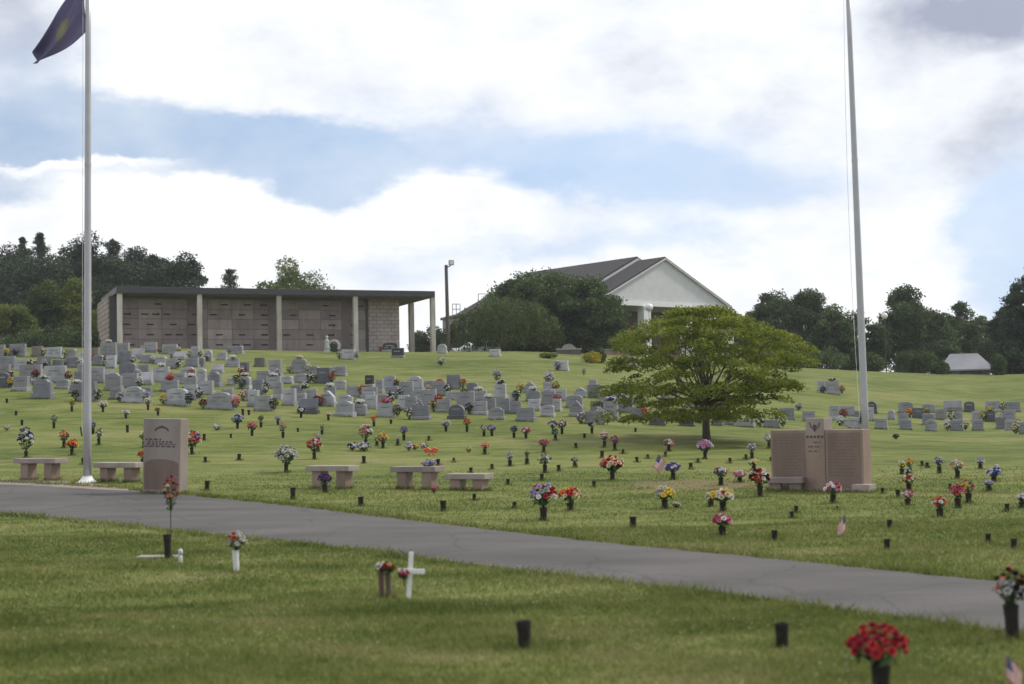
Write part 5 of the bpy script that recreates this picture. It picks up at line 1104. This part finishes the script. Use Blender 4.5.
# ------------------------------------------------------------------ the headstones, by their place in the photograph
for q in [
 (-4, 6, 345, 357, 'g', 'f', 'R:y'), (8, 28, 344, 356.5, 'g', 'f', 'F:k,l'), (31, 44, 346, 356.5, 'n', 'f', 'R:k,w'), (46, 63, 347, 358, 'l', 'f', ''), (66, 78, 349, 358.5, 'g', 'c', 'L:k,w'), (-2, 18, 356, 367.5, 'b', 'f', ''), (35, 51, 356, 367.5, 'd', 's', 'r:w,w'), (66, 80, 357, 367, 'b', 'f', 'L:k,l R:w'), (91, 100, 348, 357.5, 'n', 'f', ''), (99, 118, 342.5, 356.5, 'g', 'f', 'T:c,w'),
 (-3, 12, 365, 380.5, 'g', 'f', 'R:w,k'), (-5, 11, 372, 387, 'd', 'c', 'R:y'), (18, 44, 365, 380.5, 'g', 'f', 'T3:m,w r:r,m'), (43, 68, 366, 382, 'l', 'f', 'R:p,m'), (12, 31, 377, 391.5, 'g', 'f', ''), (31, 55, 378, 397.5, 'b', 'o', 'T:w,e'), (74, 84, 371, 383, 'b', 'f', ''), (84, 106, 367, 382.5, 'g', 'f', ''), (77, 99, 381, 400.5, 'b', 'f', 'L:k R:k,w'), (92, 105, 355, 365.5, 'b', 'c', 'R:k,w'), (106, 117, 356, 368.5, 'l', 'f', 'L:w'),
 (116, 131, 343, 354, 'g', 'f', ''), (117, 133, 351, 364, 'b', 'f', 'R:w,l'), (118, 138, 362, 379, 'b', 'c', 'R:w,l'), (121, 140, 374, 388, 'g', 'f', 'R:w'), (122, 146, 386.5, 402.5, 'l', 'o', 'L:l,w R:w,l'), (144, 158, 342.5, 352.5, 'g', 'f', 'L:w,e'), (161, 179, 344, 354, 'g', 'f', 'R:y,w L:r,e'), (191, 200, 346.5, 357.5, 'l', 'f', 'L:w R:w'), (205, 213, 350, 361.5, 'l', 'r', 'F:w,l'), (217, 228, 352, 359.5, 'l', 'f', ''), (184, 200, 358, 367, 'b', 'f', ''), (195, 206, 357, 366.5, 'g', 'c', ''), (211, 224, 363.5, 372.5, 'g', 's', ''), (240, 249.5, 362, 376, 'd', 'f', 'F:r,w'),
 (152, 171, 366, 381, 'l', 'f', 'L:o,r T:w R:s'), (180, 197, 366.5, 379, 'l', 'o', 'r:r,o,k'), (196.5, 207, 368, 381, 'l', 'c', ''), (160, 180, 380, 391, 'g', 'f', 'T:r'), (165, 190, 388.5, 405, 'l', 'c', 'L:y,c R:k'), (197, 215, 380.5, 394, 'l', 'f', ''), (205, 236, 391.5, 408.5, 'g', 'o', 'L:r,p,k R:p,r'), (227, 236, 378, 385, 'w', 'f', 'R:k'), (238, 252, 375.5, 388, 'w', 'c', 'T:w,c F:k,g'), (246, 256, 389, 401, 'g', 'f', 'L:q,w'),
 (254, 266, 358.5, 367.5, 'n', 'f', ''), (268, 283, 359, 377.5, 'l', 'f', 'r:l,w'), (291, 308, 359, 373.5, 'g', 'c', 'L:w,c R:w,c T:c,w'), (316, 332, 368, 383.5, 'd', 'f', 'L:r R:r'), (252, 265, 380, 394.5, 'b', 'f', 'R:k,w'), (273, 283.5, 382, 398.5, 'l', 'f', ''), (283, 297, 388.5, 405.5, 'l', 'f', ''), (248, 260, 390, 406.5, 'l', 'f', ''), (254, 274, 395.5, 410.5, 'g', 'f', 'R:k'), (296, 307, 392, 404, 'l', 'f', ''), (298, 319, 398.5, 413.5, 'd', 's', ''), (319, 337, 390.5, 406.5, 'l', 'p', 'l:r,q L:k'), (335, 356, 400.5, 415.5, 'l', 'o', ''), (361, 376, 392, 408.5, 'l', 'f', 'L:k,g'),
 (341, 356, 349.5, 359.5, 'w', 'f', 'L:w,g R:w,l'), (365, 374.5, 375.5, 387.5, 'k', 'f', ''), (376, 384, 379, 392.5, 'l', 'f', ''), (384, 396.5, 376.5, 390.5, 'l', 'f', 'R:k,y'), (407, 424, 376.5, 391.5, 'l', 'o', 'L:k,w,c'), (431, 447, 381, 394.5, 'g', 'f', 'L:c R:k,w'), (445, 464, 391, 399.5, 'l', 'f', 'R:k'), (466, 478.5, 382.5, 392.5, 'b', 'c', ''), (386, 399, 386, 398, 'b', 'f', 'R:k,w'), (365, 378, 396, 409.5, 'l', 'f', ''), (398, 410, 395, 409.5, 'l', 'f', ''), (405, 418, 396, 410.5, 'g', 'f', 'R:w,l'), (377, 395.5, 402.5, 416.5, 'l', 'f', 'T:r,p R:k'), (412, 431, 405, 419.5, 'b', 'f', 'L:k,w'), (436, 452, 399, 411.5, 'g', 'f', 'L:k,y'), (448, 466, 405, 419.5, 'd', 'r', ''), (472, 488, 400, 413.5, 'l', 'f', 'L:k'),
 (391, 405, 347.5, 357.5, 'k', 'f', ''), (382, 398, 342.5, 352, 'k', 'c', 'L:r'), (437, 447.5, 344, 353.5, 'w', 'r', ''), (489, 501, 349, 356.5, 'w', 'f', ''), (494, 507, 384, 398, 'l', 'f', 'T:w,l,k'), (510, 520, 391, 401.5, 'l', 'f', 'r:k'), (523, 537, 380.5, 392, 'l', 'p', 'L:y,g'), (543, 554, 381, 391.5, 'l', 'f', 'R:m,y'), (556, 569, 360.5, 370.5, 'w', 'f', 'l:k,l'), (573, 588, 387.5, 397.5, 'l', 'p', ''), (589, 598, 379.5, 387.5, 'l', 'f', ''), (496, 511, 397.5, 412, 'b', 'f', ''), (488, 505, 408, 420.5, 'g', 'o', ''), (510, 522, 400.5, 413, 'b', 'f', ''), (516, 536, 408.5, 422, 'b', 'f', ''), (528, 541, 399, 410.5, 'l', 'f', ''), (541, 555, 404.5, 416, 'l', 'c', ''), (554, 560.5, 399, 411, 'w', 'f', ''), (569, 584, 400.5, 416.5, 'g', 'p', ''), (590, 604, 400.5, 412, 'b', 'f', 'R:k'), (584, 605, 410.5, 424, 'g', 'f', 'L:u,w R:w'),
 (603, 619, 401, 419.5, 'l', 'f', 'T:b,w L:w'), (632, 644.5, 407.5, 419.5, 'g', 'f', 'R:o,c'), (649, 666, 415.5, 424.5, 'd', 'f', 'T:w,g'), (679, 695, 417.5, 425.5, 'd', 'f', ''), (712, 723, 418, 425.5, 'b', 'f', ''), (657, 671, 396, 405, 'l', 'f', 'R:w,s'), (685, 695, 398, 406.5, 'l', 'f', ''), (628, 638, 356.5, 366, 'w', 'r', ''), (723, 735, 416, 424.5, 'l', 'f', 'R:k,w'), (736, 755, 419, 427, 'l', 'f', ''), (763, 780, 419, 427, 'g', 'f', 'L:w,k R:w'), (779, 795, 407.5, 419.5, 'b', 'f', 'L:w,k'), (802, 815.5, 410.5, 421.5, 'g', 'f', ''), (829, 841, 406.5, 420.5, 'l', 'f', 'R:r'), (817, 825.5, 380.5, 391.5, 'l', 'f', ''), (825, 840, 381.5, 394.5, 'l', 'f', 'T:k,w R:r L:k'), (843, 851, 417, 425.5, 'l', 'f', 'L:w'),
 (867, 877.5, 400.5, 412.5, 'd', 'r', ''), (862, 874.5, 407.5, 420.5, 'l', 'f', ''), (855, 862, 411, 420.5, 'b', 'f', ''), (849, 861, 417.5, 428.5, 'l', 'f', 'R:k'), (888, 895, 410.5, 420, 'l', 'r', ''), (875, 888, 418.5, 429.5, 'g', 'f', ''), (898, 909, 413, 424.5, 'g', 'f', ''), (899.5, 912, 419, 429, 'b', 'f', ''), (912, 924, 408, 418.5, 'd', 'f', 'L:o,y R:y,g'), (922, 935, 413.5, 424.5, 'b', 'f', ''), (925, 937.5, 419.5, 432, 'g', 'o', ''), (935, 947, 408.5, 419.5, 'g', 'f', ''), (954, 963, 411.5, 421.5, 'l', 'c', 'L:k,w'), (950, 962.5, 420.5, 431, 'b', 'f', 'L:w R:w,c'), (964, 975, 402, 412.5, 'd', 'c', ''), (972, 981, 411, 421.5, 'g', 'f', 'R:g,y'), (972, 984, 420.5, 431.5, 'g', 'f', ''), (985, 995.5, 411, 421.5, 'd', 'f', 'T:y,g'), (996, 1007, 416.5, 428.5, 'b', 'f', ''), (1002, 1016, 409.5, 422, 'g', 'f', 'L:w'), (1005, 1014, 420, 431, 'g', 'f', 'R:k,w'), (1019, 1028, 421.5, 434, 'b', 'f', 'L:c'),
]: headstone(*q)
# the crowded rows: the stones that show between and behind the others
EX = [(x, y) for _, x, y, *_ in HS]; er = random.Random(31)
def fill(x0, x1, yl, yh, n):
    k = 0
    for _ in range(n * 60):
        if k >= n: break
        x = er.uniform(x0, x1); y = er.uniform(yl(x), yh(x))
        if any(abs(x - a) < 13 and abs(y - b_) < 4.2 for a, b_ in EX) or any(abs(x - a) < 8 and abs(y - b_) < 9 for a, b_ in EX): continue
        EX.append((x, y)); k += 1; t = (y - 345) / 75; w = er.uniform(11, 16) + 6 * t * er.random(); h = w * er.uniform(.55, .78) if er.random() < .85 else w * .95
        headstone(x - w / 2, x + w / 2, y - h, y, er.choice('llggggb'), er.choice('fffffoccs'), er.choice(['', '', 'R:k,w', 'L:w,l', 'R:r', 'T:w', '']))
fill(112, 345, lambda x: 372, lambda x: 402, 20); fill(2, 112, lambda x: 356, lambda x: 394, 9); fill(345, 480, lambda x: 389, lambda x: 415, 15); fill(480, 625, lambda x: 398, lambda x: 419, 12); fill(845, 1020, lambda x: 412, lambda x: 429, 10); fill(120, 240, lambda x: 352, lambda x: 372, 7)
# things standing free near the hilltop
def ring_wreath(x, yt, yb, label):
    b = at(x, yb, False); k = b.y / F; r = thing('wreath', label, 'wreath', b, math.radians(-8), None, x); R = (yb - yt) * k / 2
    tb = MB(); tb.tube([(R * .72 * math.cos(t), 0, R + R * .72 * math.sin(t)) for t in np.linspace(0, 2 * PI, 25)], R * .22, 8); tb.build('ring', LF_SILK, r)
    fm = MB()
    for t in np.linspace(-.5, PI + .5, 18):
        v = Vector((R * .8 * math.cos(t), -.10, R + R * .8 * math.sin(t))); bloom(fm, v, (math.cos(t) * .4, -1, math.sin(t) * .4), R * .24)
    fm.build('blossoms', FM['w'], r); MB().tube([(0, .05, R * 1.3), (0, .5, 0)], .02, 5).build('easel_leg', M_BLACK, r)
    MB().box((0, .03, R * .9), (R * .9, .06, R * .9)).build('backing', M_BLACK, r)
ring_wreath(334.5, 339.5, 352.5, 'dark wreath edged with white flowers at the foot of the mausoleum')
def stele_statue(x, yt, yb, label):
    b = at(x, yb, False); k = b.y / F; H = (yb - yt) * k; r = thing('statue', label, 'statue', b, 0, None, x); mt = mat('white_statuary', (.40, .40, .385), .6, .1)
    MB().box((0, 0, H * .08), (H * .32, H * .28, H * .2)).build('plinth', mt, r)
    MB().lathe([(H * .13, H * .18), (H * .15, H * .3), (H * .10, H * .5), (H * .12, H * .62), (H * .14, H * .70), (H * .05, H * .79), (H * .05, H * .82), (H * .075, H * .86), (H * .085, H * .91), (H * .06, H * .98), (H * .01, H)], 12).build('figure', mt, r, smooth=True)
stele_statue(327, 335.5, 352.5, 'small white robed statue left of the dark wreath')
for x, yb, w, h, cols, lb in ((286, 349.5, 7, 9, 'w,k,w', 'white flowers standing right of the third mausoleum column'), (294, 349.5, 8, 6, 'l,w', 'pale lilac flowers at the mausoleum foot, third bay'), (361, 350.5, 8, 8, 'l,w', 'lilac white flowers right of the pale headstone by the mausoleum'), (374, 350, 4, 6, 'k,g', 'dark pot plant before the mausoleum block wall'), (256, 349.5, 4, 4, 'm,k', 'small dark bunch at the mausoleum foot, second bay'), (441, 366, 9, 8, 'w,e,c', 'whitish bouquet alone on the slope below the porch'), (139.5, 343.5 + 4, 6, 8, 'w,e', 'white bouquet below the first mausoleum column'), (497, 383, 9, 14, 'w,l,e', 'tall white lilac bouquet on the slope below the willow'), (549.5, 384, 11, 12, 'w,l,c', 'big white lilac bouquet on the slope below the dark oak'), (584, 376, 4, 8, 't,t', 'small turquoise pinwheel bunch left of the maple'), (309, 350, 5, 6, 'u,l', 'purple flowers at the mausoleum foot, third bay')):
    b = at(x, yb, False); k = b.y / F; bouquet((b.x, b.y, float(gz(b.x, b.y)) + .02), w * k, h * k, cols.split(','), lb, x, grp='flowers set against the headstones')

def tufts():
    Vs = []
    def add(x, y, n, H, W):
        th = RNG.uniform(0, 2 * PI, n); la = RNG.uniform(0, 2 * PI, n); h = H * RNG.uniform(.4, 1.3, n); ln = h * RNG.uniform(.1, .9, n); z = gz(x, y)
        wx, wy = np.cos(th) * W / 2, np.sin(th) * W / 2; V = np.empty((n, 3, 3))
        V[:, 0] = np.stack([x - wx, y - wy, z - .01], 1); V[:, 1] = np.stack([x + wx, y + wy, z - .01], 1); V[:, 2] = np.stack([x + np.cos(la) * ln, y + np.sin(la) * ln, z + h], 1); Vs.append(V.reshape(-1, 3))
    bpy.context.view_layer.update()
    for o in list(COL.objects):
        if o.parent: continue
        c = o.get('category')
        if c == 'vase':
            x, y = o.location.x, o.location.y
            if y > 45: continue
            n = 46; a = RNG.uniform(0, 2 * PI, n); r = .03 + RNG.exponential(.035, n); add(x + np.cos(a) * r, y + np.sin(a) * r, n, .075, .008 * max(1, y / 12))
        elif c in ('bench', 'monument', 'flagpole'):
            M4 = o.matrix_world
            for ch in o.children:
                if ch.name.split('.')[0] not in ('leg', 'slab', 'footing', 'base_block', 'base_collar'): continue
                xs = [v[0] for v in ch.bound_box]; ys = [v[1] for v in ch.bound_box]; n = int(420 * (max(xs) - min(xs) + max(ys) - min(ys))) + 60
                t = RNG.uniform(0, 1, n); sd = RNG.integers(0, 4, n); ex = RNG.exponential(.022, n)
                X = np.where(sd < 2, min(xs) + t * (max(xs) - min(xs)), np.where(sd == 2, min(xs) - ex, max(xs) + ex)); Y = np.where(sd >= 2, min(ys) + t * (max(ys) - min(ys)), np.where(sd == 0, min(ys) - ex, max(ys) + ex))
                P = np.array([M4 @ Vector((a, b_, 0)) for a, b_ in zip(X, Y)]); add(P[:, 0], P[:, 1], n, .075, .016)
    for r, cx, yb, d, w, h, ad, lb in HS:
        n = int(60 * w); ca, sa = math.cos(r.rotation_euler.z), math.sin(r.rotation_euler.z); t = RNG.uniform(-w / 2, w / 2, n); o_ = -.18 - RNG.exponential(.02, n)
        add(r.location.x + t * ca - o_ * sa, r.location.y + t * sa + o_ * ca, n, .075, .035)
    V = np.concatenate(Vs); npmesh('grass_tufts', V, np.arange(len(V)).reshape(-1, 3), bpy.data.materials['grass_blades'], kind='stuff')
tufts()
def haze():
    m = bpy.data.materials.new('haze'); m.use_nodes = True; nt = m.node_tree; nt.nodes.remove(nt.nodes['Principled BSDF'])
    v = N(nt, 'ShaderNodeVolumePrincipled'); v.inputs['Color'].default_value = (.92, .95, 1, 1); v.inputs['Density'].default_value = HAZE; nt.links.new(v.outputs[0], nt.nodes['Material Output'].inputs['Volume'])
    o = MB().box((0, 700, 9), (9400, 9400, 46)).build('haze', m); o['kind'] = 'stuff'
HAZE = .00028
haze()
# ------------------------------------------------------------------ labels: tell look-alikes apart from left to right
ORD = ['', 'second', 'third', 'fourth', 'fifth', 'sixth', 'seventh', 'eighth', 'ninth']
by = {}
for o, lb, px in REG: by.setdefault(lb, []).append((px, o))
for lb, l in by.items():
    l.sort(key=lambda q: q[0])
    if len(l) > 1:
        for i, (px, o) in enumerate(l): o['label'] = lb + (', leftmost' if i == 0 else ', rightmost' if i == len(l) - 1 else f', {ORD[i]} from left')
for o, lb, px in REG:
    if not 4 <= len(o['label'].replace(',', '').split()) <= 16: print('LABEL LENGTH', o['label'])
print('THINGS', len(REG), 'DUP', sum(len(l) > 1 for l in by.values()))
